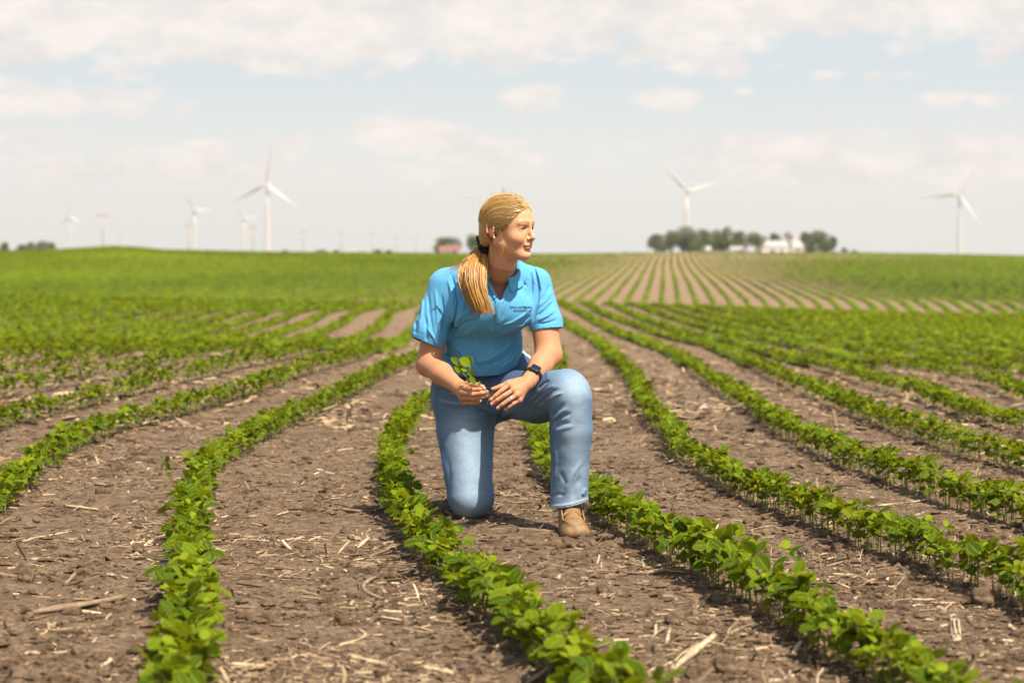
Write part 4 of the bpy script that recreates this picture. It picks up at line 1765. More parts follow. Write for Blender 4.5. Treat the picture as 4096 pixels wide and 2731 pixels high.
hem_line = np.array([(1700, 1478), (1765, 1492), (1846, 1503), (1925, 1505), (1994, 1500), (2040, 1482), (2069, 1459), (2082, 1420), (2100, 1395), (2160, 1360)], float)


def hem_cut(P):
    """positive below the hem; the hem climbs at the wearer's left side"""
    q = px2(P)
    y = np.interp(q[:, 0], hem_line[:, 0], hem_line[:, 1])
    back = smooth01((P[:, 1] - 7.68) / .15)
    y = y * (1 - back) + (1440) * back
    return (q[:, 1] - y) / 1061.0 * .80


V_TIP = at(1998, 1206, 7.5)


def v_cut(P):
    """negative inside the open neck"""
    q = px2(P)
    # edges of the opening from the tip upwards
    l = ((q[:, 0] - 1998) * -1 - (1206 - q[:, 1]) * .47) / 1061.0 * .9
    r = ((q[:, 0] - 1998) - (1206 - q[:, 1]) * .50) / 1061.0 * .89
    fr = (P[:, 1] - 7.575)
    return np.maximum(np.maximum(l, r), np.maximum(fr, (q[:, 1] - 1206) / 1061.0))


neck_ax = (at(1998, 1120, 7.56), hp(-.02, 0, -.05))


def shirt_post(P, d):
    d = folds(P, d, [(a, b * .78, c * 1.55) for a, b, c in shirt_folds], 7.64)
    d = d + .0011 * vnoise(P, 13, 77) + .0006 * vnoise(P, 31, 78)
    c = (P.min(0) + P.max(0)) / 2
    inner = d + .0095
    # hem
    h_ = hem_cut(P)
    d = np.maximum(d, h_)
    low = h_ > -.03
    d = np.where(low & (P[:, 1] < 99), np.maximum(d, -np.maximum(inner + .001, -h_ - .02)), d)
    # cuffs: cut and hollow
    for a, b, side, rr, yr in (((1640, 1350), (1772, 1408), -1, (1708, 1375), 7.60), ((2121, 1326), (2262, 1310), 1, (2190, 1318), 7.545)):
        A, B_ = at(*a, yr), at(*b, yr)
        t = (B_ - A) / np.linalg.norm(B_ - A)
        n = np.array([t[2], -.12, -t[0]])
        n /= np.linalg.norm(n)
        pl = (P - at(*rr, yr)) @ n
        zone = np.linalg.norm(P - at(*rr, yr), axis=1) - .125
        # stay on the arm's side
        sx = (P[:, 0] - at(1800, 0, 7.6)[0]) if side < 0 else (at(2110, 0, 7.55)[0] - P[:, 0])
        zone = np.maximum(zone, sx)
        cutd = np.maximum(zone, -pl)
        d = np.maximum(d, -cutd)
        hol = np.maximum(np.maximum(zone, inner), -(pl + .035))
        d = np.maximum(d, -hol)
        # stitched hem of the sleeve
        m = (zone < 0) & (pl < 0)
        d = d + np.where(m, .0010 * np.exp(-((pl + .022) / .0018) ** 2), 0)
    # neck hole
    a, b = neck_ax
    ba = b - a
    t = np.clip(((P - a) @ ba) / (ba @ ba), 0, 1.5)
    nk = np.linalg.norm(P - a - t[:, None] * ba, axis=1) - .0585
    nk = np.maximum(nk, -((P - a) @ (ba / np.linalg.norm(ba))) - .0)
    d = np.maximum(d, -nk)
    d = np.maximum(d, -v_cut(P))
    # raised placket edges
    return d


shirt_f = Shape(shirt_p, shirt_post)
SV, SF = polygonise(shirt_f, (-.46, 7.36, .52), (.30, 7.90, 1.06), .0030)
print('shirt', len(SV))
shirt = kid('polo_shirt', mesh('polo_shirt', SV - PB, SF, M_shirt, True))


def ribbon(f, pts, wpx, name, mat, parent, off=.0012, n=30, thick=.0016, y0=6.9, y1=7.9):
    """a flat band following a surface: pts in photo positions"""
    pts = np.array(pts, float)
    s = np.r_[0, np.cumsum(np.linalg.norm(np.diff(pts, axis=0), axis=1))]
    u = np.linspace(0, s[-1], n)
    C = np.stack([np.interp(u, s, pts[:, 0]), np.interp(u, s, pts[:, 1])], -1)
    T = np.gradient(C, axis=0)
    T /= np.linalg.norm(T, axis=1, keepdims=True)
    N = np.stack([-T[:, 1], T[:, 0]], -1)
    wv = np.full(n, wpx, float) if np.isscalar(wpx) else np.interp(np.linspace(0, 1, n), np.linspace(0, 1, len(wpx)), wpx)
    cols = []
    for k in (-1, -.9, 0, .9, 1):
        q = C + N * wv[:, None] * .5 * k
        o = off + (thick if abs(k) < .95 else -.001)
        cols.append(hit(f, q[:, 0], q[:, 1], y0, y1, o))
    V = np.stack(cols, 1).reshape(-1, 3)
    m = 5
    i, j = np.meshgrid(np.arange(n - 1), np.arange(m - 1), indexing='ij')
    a = i * m + j
    Q = np.stack([a, a + m, a + m + 1, a + 1], -1).reshape(-1, 4)
    return kid(name, mesh(name, V - PB, Q, mat, True), parent)


def both(P):
    return np.minimum(shirt_f(P), body_f(P))


# placket: two bands along the opening, meeting below it
ribbon(shirt_f, [(2064, 1082), (2040, 1130), (2014, 1185), (2001, 1215), (1992, 1255), (1990, 1292)], (22, 26, 24, 22, 20, 20), 'placket', M_shirt, shirt, .0035, 40, .0022)
ribbon(shirt_f, [(1934, 1095), (1958, 1135), (1980, 1180), (1989, 1212), (1984, 1250), (1983, 1288)], (18, 22, 20, 16, 12, 12), 'placket', M_shirt, shirt, .0010, 40, .0018)
M_shade = simple_mat('sky_blue_seam', (.085, .30, .52), .9)


def seam(f, pts, name, mat, parent, r=.0007, off=.0004, n=30, y0=6.9, y1=7.9):
    P = hitline(f, pts, n, off, y0, y1)
    ok = P[:, 1] < y1 - .02
    P = P[ok]
    if len(P) < 3:
        return None
    mb = MB()
    mb.tube(P, r, 5)
    return kid(name, mb.me(name, mat, off=PB), parent)


for pts in ([(1976, 1294), (2001, 1292)], [(1976, 1299), (2001, 1297)], [(1801, 1083), (1823, 1150), (1833, 1210), (1823, 1270), (1800, 1325)],
            [(2131, 1052), (2149, 1110), (2157, 1150), (2153, 1210), (2139, 1270), (2127, 1310)],
            [(2099, 1108), (2135, 1128), (2155, 1150)], [(1784, 1503 - 20), (1846, 1494), (1925, 1497), (1992, 1491), (2035, 1474), (2062, 1452)]):
    seam(shirt_f, pts, 'seam', M_shade, shirt, .0008)
for px, py in ((2049, 1144), (1977, 1190)):
    c = hit(shirt_f, px, py, 6.9, 7.9, .0062)[0]
    mb = MB()
    mb.lathe([(0, .0016), (.0040, .0016), (.0052, .0004), (.0052, -.001)], 14)
    V = mb.V[0] @ rot('X', R(78)).T + c
    kid('button', mesh('button', V - PB, mb.Q[0], simple_mat('blue_button', (.09, .33, .56), .35), True), shirt)

# collar: a stand round the neck and a turned-down leaf
a_, b_ = neck_ax
ax_ = (b_ - a_) / np.linalg.norm(b_ - a_)
e1 = np.cross(ax_, (0, 1, 0))
e1 /= np.linalg.norm(e1)                        # roughly +-x
e2 = np.cross(ax_, e1)
if e1[0] < 0:
    e1 = -e1
if e2[1] > 0:
    e2 = -e2                                    # towards the camera


def collar_leaf(a0, a1, n=34):
    """angles measured from the front (0) to the wearer's left (+90, photo right), back 180"""
    A = np.radians(np.linspace(a0, a1, n))
    rows = []
    tt = np.linspace(0, 1, n)
    for lvl in range(6):
        row = []
        for a, t in zip(A, tt):
            frn = math.cos(a)
            d = math.sin(a) * e1 + math.cos(a) * e2
            top = a_ + ax_ * (.050 + .020 * (1 - frn) * .5) - e2 * .004 * frn
            if lvl == 0:
                p = top + d * .0600 - ax_ * .03
            elif lvl == 1:
                p = top + d * .0625
            elif lvl == 2:
                p = top + d * .0690 + ax_ * .002
            else:
                f = (lvl - 2) / 3
                front = max(0, 1 - min(t, 1 - t) * 0 - t * 3.2) if a0 >= 0 else 0
                ln = .038 + .020 * max(0, 1 - abs(t) * 3.0)
                p = top + d * (.0700 + .026 * f) - ax_ * ln * f + (d * 0)
            row.append(p)
        rows.append(row)
    return np.array(rows)


def collar_mesh(a0, a1, name='collar'):
    Rw = collar_leaf(a0, a1)
    L, n = Rw.shape[:2]
    # keep the leaf just above the shirt
    P = Rw.reshape(-1, 3)
    for _ in range(3):
        d = shirt_f(P)
        e = .002
        g_ = np.stack([shirt_f(P + e * np.eye(3)[k]) - d for k in range(3)], -1)
        g_ /= np.linalg.norm(g_, axis=1, keepdims=True) + 1e-9
        need = np.clip(.006 - d, 0, .02)
        P[n * 3:] += g_[n * 3:] * need[n * 3:, None]
    V = P
    i, j = np.meshgrid(np.arange(L - 1), np.arange(n - 1), indexing='ij')
    a = i * n + j
    Q = np.stack([a, a + 1, a + n + 1, a + n], -1).reshape(-1, 4)
    me = mesh(name, V - PB, Q, M_shirt, True)
    o = kid(name, me, shirt)
    sol = o.modifiers.new('thick', 'SOLIDIFY')
    sol.thickness = .0022
    sol.offset = 0
    sb = o.modifiers.new('soft', 'SUBSURF')
    sb.levels = sb.render_levels = 1
    return o


collar_mesh(28, 178)
collar_mesh(-30, -178)

# embroidered lettering on the chest
def text_on(s, px, py, size_px, shear, name, f, width_px, weight=.0, spacing=1.0):
    cu = bpy.data.curves.new(name, 'FONT')
    cu.body = s
    cu.size = 1.0
    cu.shear = shear
    cu.offset = weight
    cu.space_character = spacing
    cu.resolution_u = 3
    o = bpy.data.objects.new(name, cu)
    col.objects.link(o)
    dg = bpy.context.evaluated_depsgraph_get()
    dg.update()
    me0 = o.evaluated_get(dg).to_mesh()
    V = np.array([v.co[:] for v in me0.vertices])
    polys = [tuple(p.vertices) for p in me0.polygons]
    o.evaluated_get(dg).to_mesh_clear()
    bpy.data.objects.remove(o)
    bpy.data.curves.remove(cu)
    w_ = V[:, 0].max() - V[:, 0].min()
    sx = width_px / w_
    Q = np.stack([px + (V[:, 0] - V[:, 0].min()) * sx, py - V[:, 1] * size_px], -1)
    P = hit(f, Q[:, 0], Q[:, 1], 6.9, 7.9, .0012)
    me = bpy.data.meshes.new(name)
    me.from_pydata([tuple(p) for p in (P - PB)], [], polys)
    me.materials.append(M_ink)
    return me


kid('lettering', text_on('IOWA SOYBEAN', 2039, 1234.5, 14.0, 0, 'lettering', shirt_f, 87, .014), shirt)
kid('lettering', text_on('Association', 2052, 1246, 13.5, .35, 'lettering', shirt_f, 60, .010), shirt)
tick = np.array([(2114, 1240), (2117, 1239.5), (2120, 1243), (2127, 1234), (2128, 1235), (2121, 1247), (2118, 1246)])
P = hit(shirt_f, tick[:, 0], tick[:, 1], 6.9, 7.9, .0014)
me_ = bpy.data.meshes.new('leaf_mark')
me_.from_pydata([tuple(p) for p in P - PB], [], [(0, 1, 2, 6), (2, 3, 4, 5), (2, 5, 6)])
me_.materials.append(M_ink)
kid('leaf_mark', me_, shirt)

# jeans
KZ = .088
KN = np.array([at(1882, 1990, 7.69)[0], 7.69, KZ])
LK = at(2283, 1574, 7.27)
LAK = at(2278, 1985, 7.315)
jeans_p = [
    ell(at(1925, 1500, 7.765), (.180, .136, .125), None, .04),
    ell(at(2038, 1478, 7.80), (.092, .085, .095), None, .04),
    ell(at(1905, 1590, 7.81), (.162, .122, .10), None, .04),
    ell(at(1935, 1560, 7.93), (.175, .12, .13), None, .05),
    cone(at(1852, 1560, 7.83), at(1862, 1720, 7.775), .121, .112, .05),
    cone(at(1862, 1720, 7.775), KN, .112, .0890, .01),
    cone(KN + np.array([-.004, .03, -.01]), KN + np.array([.004, .13, -.015]), .077, .072, .01),
    cone(KN + np.array([.0, .06, -.013]), np.array([KN[0] + .014, 8.12, .070]), .074, .056, .01),
    cone(at(2025, 1560, 7.79), at(2150, 1590, 7.48), .108, .094, .05),
    cone(at(2150, 1590, 7.48), at(2262, 1566, 7.30), .093, .083, .02),
    sph(at(2274, 1568, 7.275), .079, .015),
    cone(at(2284, 1596, 7.27), at(2284, 1720, 7.285), .0775, .0785, .010),
    cone(at(2284, 1720, 7.285), at(2280, 1880, 7.305), .0785, .0690, .010),
    cone(at(2280, 1880, 7.305), at(2275, 2040, 7.315), .0690, .0700, .010),
]
jean_folds = [
    # rays at the crotch and behind the front knee
    ([(1985, 1680), (2015, 1640), (2060, 1605)], 7, -.005), ([(1985, 1680), (2035, 1665), (2085, 1655)], 7, -.005), ([(1988, 1682), (2030, 1655), (2075, 1632)], 5, .003),
    ([(1980, 1675), (1940, 1650), (1890, 1640)], 9, -.004), ([(1978, 1660), (1930, 1625), (1870, 1610)], 9, .0035), ([(1970, 1640), (1900, 1600), (1820, 1590)], 8, -.0035),
    ([(1960, 1700), (1900, 1670), (1840, 1668)], 10, .003),
    ([(2205, 1668), (2230, 1640), (2262, 1610)], 7, -.0062), ([(2208, 1690), (2240, 1668), (2290, 1650)], 7, -.0058), ([(2207, 1680), (2236, 1655), (2275, 1630)], 5, .004),
    ([(2210, 1712), (2245, 1695), (2285, 1688)], 7, -.0035), ([(2212, 1725), (2250, 1715), (2300, 1700)], 8, .003),
    ([(2150, 1560), (2175, 1535), (2200, 1520)], 5, -.0038), ([(2165, 1580), (2192, 1552), (2222, 1538)], 5, .0036), ([(2178, 1592), (2205, 1568), (2240, 1553)], 5, -.0036),
    ([(2192, 1602), (2218, 1582), (2255, 1568)], 5, .0036), ([(2140, 1600), (2130, 1640)], 8, .003),
    # shin: long soft folds, bunching above the hem
    ([(2216, 1760), (2222, 1850), (2215, 1950)], 8, .0035), ([(2240, 1880), (2262, 1930), (2236, 1990)], 8, -.0035), ([(2330, 1840), (2290, 1900), (2250, 1990)], 10, .0045),
    ([(2325, 1890), (2300, 1950), (2290, 2000)], 9, -.0040), ([(2345, 1950), (2330, 1985)], 8, .004), ([(2208, 1985), (2235, 1975), (2262, 1980)], 6, -.003),
    # the standing thigh
    ([(1975, 1760), (1965, 1860), (1972, 1960)], 8, -.0030), ([(1960, 2050), (1975, 2010), (1976, 1950)], 8, .0035),
    ([(1790, 1820), (1800, 1900), (1796, 1990)], 8, -.0025), ([(1815, 1580), (1870, 1560), (1930, 1552)], 8, .003), ([(1760, 1620), (1830, 1640), (1900, 1625)], 8, -.0028),
]


def jeans_post(P, d):
    d = folds(P, d, [(a, b, c * 1.35) for a, b, c in jean_folds], 7.80)
    d = d + .0012 * vnoise(P, 16, 31) + .0007 * vnoise(P, 37, 32)
    inner = d + .009
    # shin hem: lower at the inside, slight dip
    n = np.array([.20, .10, -1.0])
    n /= np.linalg.norm(n)
    c = at(2275, 2026, 7.25)
    pl = (P - c) @ n
    z_ = np.linalg.norm(P - c, axis=1) - .14
    d = np.maximum(d, -np.maximum(z_, -pl))
    d = np.maximum(d, -np.maximum(np.maximum(z_, inner), -(pl + .045)))
    m = (z_ < 0) & (pl < 0)
    d = d - np.where(m, .0016 * smooth01((pl + .014) / .003), 0)
    # ground under the knee
    d = np.maximum(d, .002 - P[:, 2])
    # waist
    top = .590 + .065 * smooth01((P[:, 0] + .02) / .10)
    d = np.maximum(d, P[:, 2] - top)
    # rear leg opening
    d = np.maximum(d, P[:, 1] - 8.125)
    return d


jeans_f = Shape(jeans_p, jeans_post)
JV, JF = polygonise(jeans_f, (-.34, 7.12, -.01), (.34, 8.16, .66), .0034)
print('jeans', len(JV))


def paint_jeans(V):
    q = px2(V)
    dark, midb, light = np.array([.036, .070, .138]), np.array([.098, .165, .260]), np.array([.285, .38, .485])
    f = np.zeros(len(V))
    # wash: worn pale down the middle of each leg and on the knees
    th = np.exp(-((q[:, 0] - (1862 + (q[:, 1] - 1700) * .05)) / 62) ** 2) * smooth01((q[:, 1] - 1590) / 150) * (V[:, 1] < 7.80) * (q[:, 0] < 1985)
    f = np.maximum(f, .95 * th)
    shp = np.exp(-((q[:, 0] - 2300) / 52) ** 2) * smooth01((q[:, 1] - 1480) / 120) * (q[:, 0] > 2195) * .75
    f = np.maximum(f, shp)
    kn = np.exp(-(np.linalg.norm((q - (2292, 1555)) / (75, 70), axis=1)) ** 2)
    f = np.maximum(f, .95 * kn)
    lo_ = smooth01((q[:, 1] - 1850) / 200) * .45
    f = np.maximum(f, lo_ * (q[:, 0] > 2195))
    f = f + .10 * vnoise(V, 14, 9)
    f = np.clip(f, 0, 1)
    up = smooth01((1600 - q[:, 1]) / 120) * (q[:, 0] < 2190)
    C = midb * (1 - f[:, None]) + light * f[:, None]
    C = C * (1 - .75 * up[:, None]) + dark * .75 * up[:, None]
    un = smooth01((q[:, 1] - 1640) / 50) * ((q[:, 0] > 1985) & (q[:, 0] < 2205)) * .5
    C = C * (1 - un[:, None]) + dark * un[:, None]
    # whisker fades
    for pts in ([(2120, 1600), (2160, 1560), (2185, 1530)], [(2140, 1610), (2180, 1572), (2210, 1548)], [(2160, 1620), (2200, 1588), (2235, 1570)],
                [(2210, 1655), (2240, 1630), (2262, 1612)], [(2212, 1678), (2245, 1655), (2290, 1640)], [(1760, 1560), (1820, 1575), (1890, 1570)],
                [(1760, 1600), (1820, 1612), (1880, 1606)], [(2215, 1705), (2250, 1690), (2290, 1680)]):
        w_ = np.exp(-(seg_d(q, pts) / 4.0) ** 2) * .45 * (V[:, 1] < 7.80)
        C = C * (1 - w_[:, None]) + light * w_[:, None]
    # worn hem
    w_ = smooth01((q[:, 1] - 1996 + (q[:, 0] - 2275) * .18 - 6) / 6) * (q[:, 0] > 2195) * .5
    C = C * (1 - w_[:, None]) + np.array([.40, .52, .63]) * w_[:, None]
    # soil rubbed into the knee that is down
    w_ = smooth01((.05 - V[:, 2]) / .05) * .35 * (V[:, 1] > 7.5)
    C = C * (1 - w_[:, None]) + np.array([.20, .19, .19]) * w_[:, None]
    return C


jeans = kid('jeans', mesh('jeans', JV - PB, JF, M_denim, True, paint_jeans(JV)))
for pts, r_ in (([(1985, 1508), (1996, 1570), (2000, 1610), (1990, 1650), (1984, 1680)], .0011),
                ([(1744, 1560), (1750, 1660), (1766, 1760), (1784, 1880), (1792, 2040)], .0010),
                ([(2000, 1645), (2060, 1610), (2130, 1598), (2180, 1603), (2212, 1628)], .0012),
                ([(2212, 1640), (2210, 1720), (2214, 1820), (2216, 1900), (2210, 1985)], .0010),
                ([(1734, 1552), (1780, 1562), (1830, 1560)], .0012), ([(1734, 1558), (1780, 1568), (1830, 1566)], .0012),
                ([(2062, 1462), (2088, 1462), (2108, 1448), (2118, 1425)], .0012), ([(2062, 1468), (2092, 1468), (2113, 1452), (2122, 1430)], .0012),
                ([(1960, 1510), (1967, 1545), (1972, 1600)], .0010)):
    seam(jeans_f, pts, 'seam', M_seam, jeans, r_)
seam(jeans_f, [(2206, 2022), (2240, 2023), (2280, 2018), (2320, 2006), (2346, 1997)], 'hem_stitch', simple_mat('rust_thread', (.20, .12, .09), .9), jeans, .0007, .0006)
# frayed waist at the side
ribbon(jeans_f, [(2088, 1402), (2104, 1420), (2118, 1428), (2132, 1445)], (10, 6, 9, 8), 'frayed_waist', M_hem, jeans, .001, 12, .002, 6.9, 8.1)

# the shoes
SCL = np.array([1.08, 1.06, 1.0])
def shoe(base, rz, name, label):
    """moccasin-toed shoe pointing along -y from its heel; built at the origin, ground z=0"""
    Mz = rot('Z', rz)
    prims = [
        cone((0, .115, .038), (0, .02, .036), .034, .036, .02),
        cone((0, .02, .036), (.004, -.085, .036), .038, .037, .02),
        ell((.006, -.098, .032), (.0500, .048, .034), None, .02),
        ell((.002, -.030, .034), (.044, .075, .034), None, .02),
        cone((0, .095, .06), (0, .095, .10), .037, .034, .02),
        cone((0, .040, .060), (0, .080, .105), .034, .036, .02),
        cone((.003, -.075, .046), (.0, .050, .088), .027, .033, .02),
    ]

    def post(P, d):
        # flat bottom
        d = smax(d, .010 - P[:, 2], .006)
        # apron seam: U round the toe
        cx = .004
        e = np.sqrt(((P[:, 0] - cx) / .0365) ** 2 + (np.minimum(P[:, 1] + .045, 0) / .084) ** 2)
        rim = np.exp(-((e - 1) / .07) ** 2) * (P[:, 1] < .05) * (P[:, 2] > .022)
        d = d - .0048 * rim
        d = d + .0034 * np.exp(-((e - .86) / .06) ** 2) * (P[:, 1] < .05) * (P[:, 2] > .03)
        # creases
        d = d + .0012 * vnoise(P, 38, 12) * (P[:, 2] > .02)
        # opening
        return np.maximum(d, P[:, 2] - .112)
    f = Shape(prims, post)
    V, F = polygonise(f, (-.065, -.16, 0), (.065, .16, .125), .0026)
    Cc = np.tile(np.array([1., 1, 1]), (len(V), 1))
    o = kid(name, mesh(name, V @ Mz.T * SCL + base - PB, F, M_leather, True, Cc), person, label)
    mb = MB()
    n = 36
    th = np.linspace(0, 2 * np.pi, n, endpoint=False)
    prof = []
    for z, g_ in ((.0, -.002), (.004, .000), (.012, .0), (.015, -.003)):
        ox = .004 + np.sin(th) * (.0425 + g_ + .006 * (np.cos(th) < 0) * 1)
        oy = -np.cos(th) * -1 * (.146 + g_)
        wd = np.where(np.cos(th) < 0, 1.0, .86)
        prof.append(np.stack([ox * wd, oy - .003, np.full(n, z)], -1))
    V = np.vstack(prof)
    i, j = np.meshgrid(np.arange(3), np.arange(n), indexing='ij')
    a = i * n + j
    b = i * n + (j + 1) % n
    Q = np.stack([a, b, b + n, a + n], -1).reshape(-1, 4)
    mb.add(V @ Mz.T * SCL + base, Q)
    for sx in (-.020, .014):
        mb.lathe([(0, .006), (.009, .005), (.012, 0), (.010, -.004)], 14, (0, 0, 0))
        mb.V[-1] = (mb.V[-1] @ rot('X', R(75)).T * np.array([1, .5, .8]) + np.array([sx + .006, -.1375 + abs(sx) * .12, .013])) @ Mz.T * SCL + base
    kid('sole', mb.me('sole', M_sole, off=PB), o)
    # raised stitched seam round the toe panel
    th = np.radians(np.linspace(-90, 90, 26))
    U_ = [(.004 - .0365, y_) for y_ in (.035, .01, -.02)] + [(.004 + .0365 * math.sin(a), -.045 - .080 * math.cos(a)) for a in th] + [(.004 + .0365, y_) for y_ in (-.02, .01, .035)]
    U_ = np.array(U_)
    z_ = np.full(len(U_), .13)
    for _ in range(60):
        z_ = z_ - np.clip(f(np.c_[U_, z_]), -.002, .02) * .7
    mb = MB()
    Pz = np.c_[U_, z_]
    for _ in range(2):
        Pz[1:-1] = (Pz[:-2] + 2 * Pz[1:-1] + Pz[2:]) / 4
    mb.tube(Pz @ Mz.T * SCL + base, .0027, 7)
    kid('toe_seam', mb.me('toe_seam', simple_mat('pale_leather_edge', (.26, .17, .085), .7, var=.3, scale=300), off=PB), o)
    # laces
    mb = MB()

    def L(*pts):
        P = np.array(pts, float)
        u = np.linspace(0, 1, 14)
        Q_ = np.stack([np.interp(u, np.linspace(0, 1, len(P)), P[:, k]) for k in range(3)], -1)
        for _ in range(3):
            Q_[1:-1] = (Q_[:-2] + 2 * Q_[1:-1] + Q_[2:]) / 4
        mb.tube(Q_ @ Mz.T * SCL + base, .0021, 6)
    L((-.034, .010, .066), (-.020, -.005, .086), (0, -.008, .094), (.02, -.005, .088), (.035, .010, .066))
    L((-.004, -.008, .096), (-.016, -.030, .096), (-.026, -.045, .085), (-.030, -.030, .086), (-.012, -.010, .098))
    L((.004, -.008, .096), (.018, -.026, .096), (.036, -.028, .084), (.038, -.014, .080), (.012, -.006, .098))
    L((-.004, -.008, .096), (-.022, -.028, .088), (-.037, -.044, .066))
    L((.004, -.008, .096), (.024, -.034, .088), (.034, -.052, .068))
    kid('lace', mb.me('lace', M_lace, off=PB), o)
    return o


fz = float(ground_z(.215, 7.25)[0])
shoe(np.array([at(2286, 0, 7.24)[0], 7.238, max(0, fz) - .012]), R(2), 'shoe', 'tan leather moccasin shoe with rawhide lace')
# the other shoe stands on its toes behind
def rear_shoe():
    f = Shape([cone((0, .0, .05), (0, .0, .20), .040, .034, .02), ell((0, .01, .035), (.046, .05, .035), None, .02),
               cone((0, -.02, .20), (0, -.09, .17), .034, .036, .02)], lambda P, d: smax(d, .002 - P[:, 2], .006))
    V, F = polygonise(f, (-.06, -.15, 0), (.06, .08, .26), .004)
    b = np.array([KN[0] + .022, 8.205, 0])
    kid('shoe', mesh('shoe', V + b - PB, F, M_leather, True), person, 'tan shoe bent on its toes behind')


rear_shoe()

# watch on her left wrist
wa = LE * .16 + LW * .84
wdir = (LW2 - LE) / np.linalg.norm(LW2 - LE)
wc = at(2119, 1522, 7.29)
n_out = np.array([.10, -.86, .50])
n_out -= wdir * (n_out @ wdir)
n_out /= np.linalg.norm(n_out)
sid = np.cross(wdir, n_out)
Wm = np.stack([sid, wdir, n_out], 1)
mb = MB()
th = np.linspace(0, 2 * np.pi, 40)
ctr = LW * .80 + LE * .20
rad_w = .0335
prof = [(rad_w - .001, -.011), (rad_w + .0022, -.0105), (rad_w + .0028, 0), (rad_w + .0022, .0105), (rad_w - .001, .011)]
mb.lathe(prof, 40)
V = mb.V[0][:, [0, 2, 1]]
V = V @ Wm.T + ctr
strap = kid('watch', mesh('watch', V - PB, mb.Q[0], M_black, True), person, 'black smart watch')


def rounded_box(sx, sy, sz, r, M, c, n=5):
    V = []
    lv = [(-sz, -r * .5), (-sz * .6, 0), (sz * .4, 0), (sz, -r * .45)]
    for z, g_ in lv:
        for qx, qy, a0 in ((1, 1, 0), (-1, 1, 90), (-1, -1, 180), (1, -1, 270)):
            for k in range(n + 1):
                a = math.radians(a0 + 90 * k / n)
                V.append(((sx - r) * qx + (r + g_) * math.cos(a), (sy - r) * qy + (r + g_) * math.sin(a), z))
    m = 4 * (n + 1)
    Q = [(l * m + i, l * m + (i + 1) % m, (l + 1) * m + (i + 1) % m, (l + 1) * m + i) for l in range(3) for i in range(m)]
    V += [(0, 0, lv[-1][0]), (0, 0, lv[0][0])]
    T = [(4 * m, 3 * m + i, 3 * m + (i + 1) % m) for i in range(m)] + [(4 * m + 1, (i + 1) % m, i) for i in range(m)]
    return np.array(V) @ M.T + c, Q, T


wcp = ctr + n_out * (rad_w + .004)
V, Q, T = rounded_box(.0182, .0205, .0052, .007, Wm, wcp)
mb = MB()
mb.add(V, Q, T)
kid('case', mb.me('case', M_black, off=PB), strap)
V, Q, T = rounded_box(.0155, .0178, .0012, .006, Wm, wcp + n_out * .0050)
mb = MB()
mb.add(V, Q, T)
kid('screen', mb.me('screen', M_screen, off=PB), strap)

# ring on the ring finger
rc_ = lh_mcp[2] * .70 + lh_tip[2] * .30 + np.array([0, -.0075, .002])
ax = lh_tip[2] - lh_mcp[2]
ax /= np.linalg.norm(ax)
u_ = np.cross(ax, (0, -1, .3))
u_ /= np.linalg.norm(u_)
v_ = np.cross(u_, ax)
th = np.linspace(0, 2 * np.pi, 24)
mb = MB()
mb.tube(rc_ + .0098 * (np.cos(th)[:, None] * u_ + np.sin(th)[:, None] * v_), .0016, 6, cap=False)
ring = kid('ring', mb.me('ring', M_gold, off=PB), person)
st_ = v_ if v_[1] < 0 else -v_
mb = MB()
for k in (-1, 0, 1):
    mb.lathe([(0, .0022), (.0016, .0016), (.0024, 0), (.0010, -.002)], 8)
    mb.V[-1] = mb.V[-1] @ rot('X', R(90)).T + rc_ + st_ * .0105 + u_ * .0042 * k
kid('stone', mb.me('stone', M_stone, off=PB), ring)

# ------------------------------------------------------------------ the seedling held in her right hand
SB = at(1941, 1556, 7.205)
def path(*pts, n=12, sm=2):
    P = np.array([at(*p) for p in pts])
    u = np.linspace(0, 1, n)
    Q = np.stack([np.interp(u, np.linspace(0, 1, len(P)), P[:, k]) for k in range(3)], -1)
    for _ in range(sm):
        Q[1:-1] = (Q[:-2] + 2 * Q[1:-1] + Q[2:]) / 4
    return Q


hs = empty('soybean_seedling', tuple(SB))
tag(hs, 'uprooted green soybean seedling held between the fingers above the lap', 'seedling')
mb = MB()
mb.tube(path((1952, 1571, 7.214), (1941, 1554, 7.205), (1923, 1543, 7.21), (1903, 1530, 7.22), (1886, 1517, 7.225), (1880, 1500, 7.225)), np.linspace(.0016, .0019, 12), 6, (1, 1, .7))
mb.tube(path((1875, 1513, 7.225), (1862, 1505, 7.225), (1853, 1492, 7.225)), .0012, 5, (1, 1, .7))
mb.tube(path((1880, 1500, 7.225), (1879, 1482, 7.225), (1878, 1462, 7.23)), .0012, 5, (1, 1, .7))
mb.tube(path((1853, 1492, 7.225), (1846, 1470, 7.225), (1836, 1458, 7.225)), .0009, 5, (1, 1, .7))
obj('stem', mb.me('stem', simple_mat('seedling_stem', (.30, .31, .10), .6), off=SB), hs)
LVv, LQq, LUu, LCc, n0 = [], [], [], [], 0


def put_leaf(b, t, wpx, tone, fold=.2, nrm=(0, -1, .25), roll=0.0, droop=.25):
    global n0
    B_, T_ = at(*b), at(*t)
    L = np.linalg.norm(T_ - B_)
    ax = (T_ - B_) / L
    nn = np.array(nrm, float)
    nn -= ax * (nn @ ax)
    nn /= np.linalg.norm(nn)
    sd_ = np.cross(nn, ax)
    V, Q, UV = leaflet(L, wpx * 1.22 / 1104.0, 8, 6, fold, droop, .10, tone * 9)
    Mx = np.stack([ax, sd_, nn], 1) @ rot('X', roll)
    LVv.append(V @ Mx.T + B_)
    LQq.append(Q + n0)
    LUu.append(UV)
    LCc.append(np.tile((tone, 1, 0), (len(V), 1)))
    n0 += len(V)


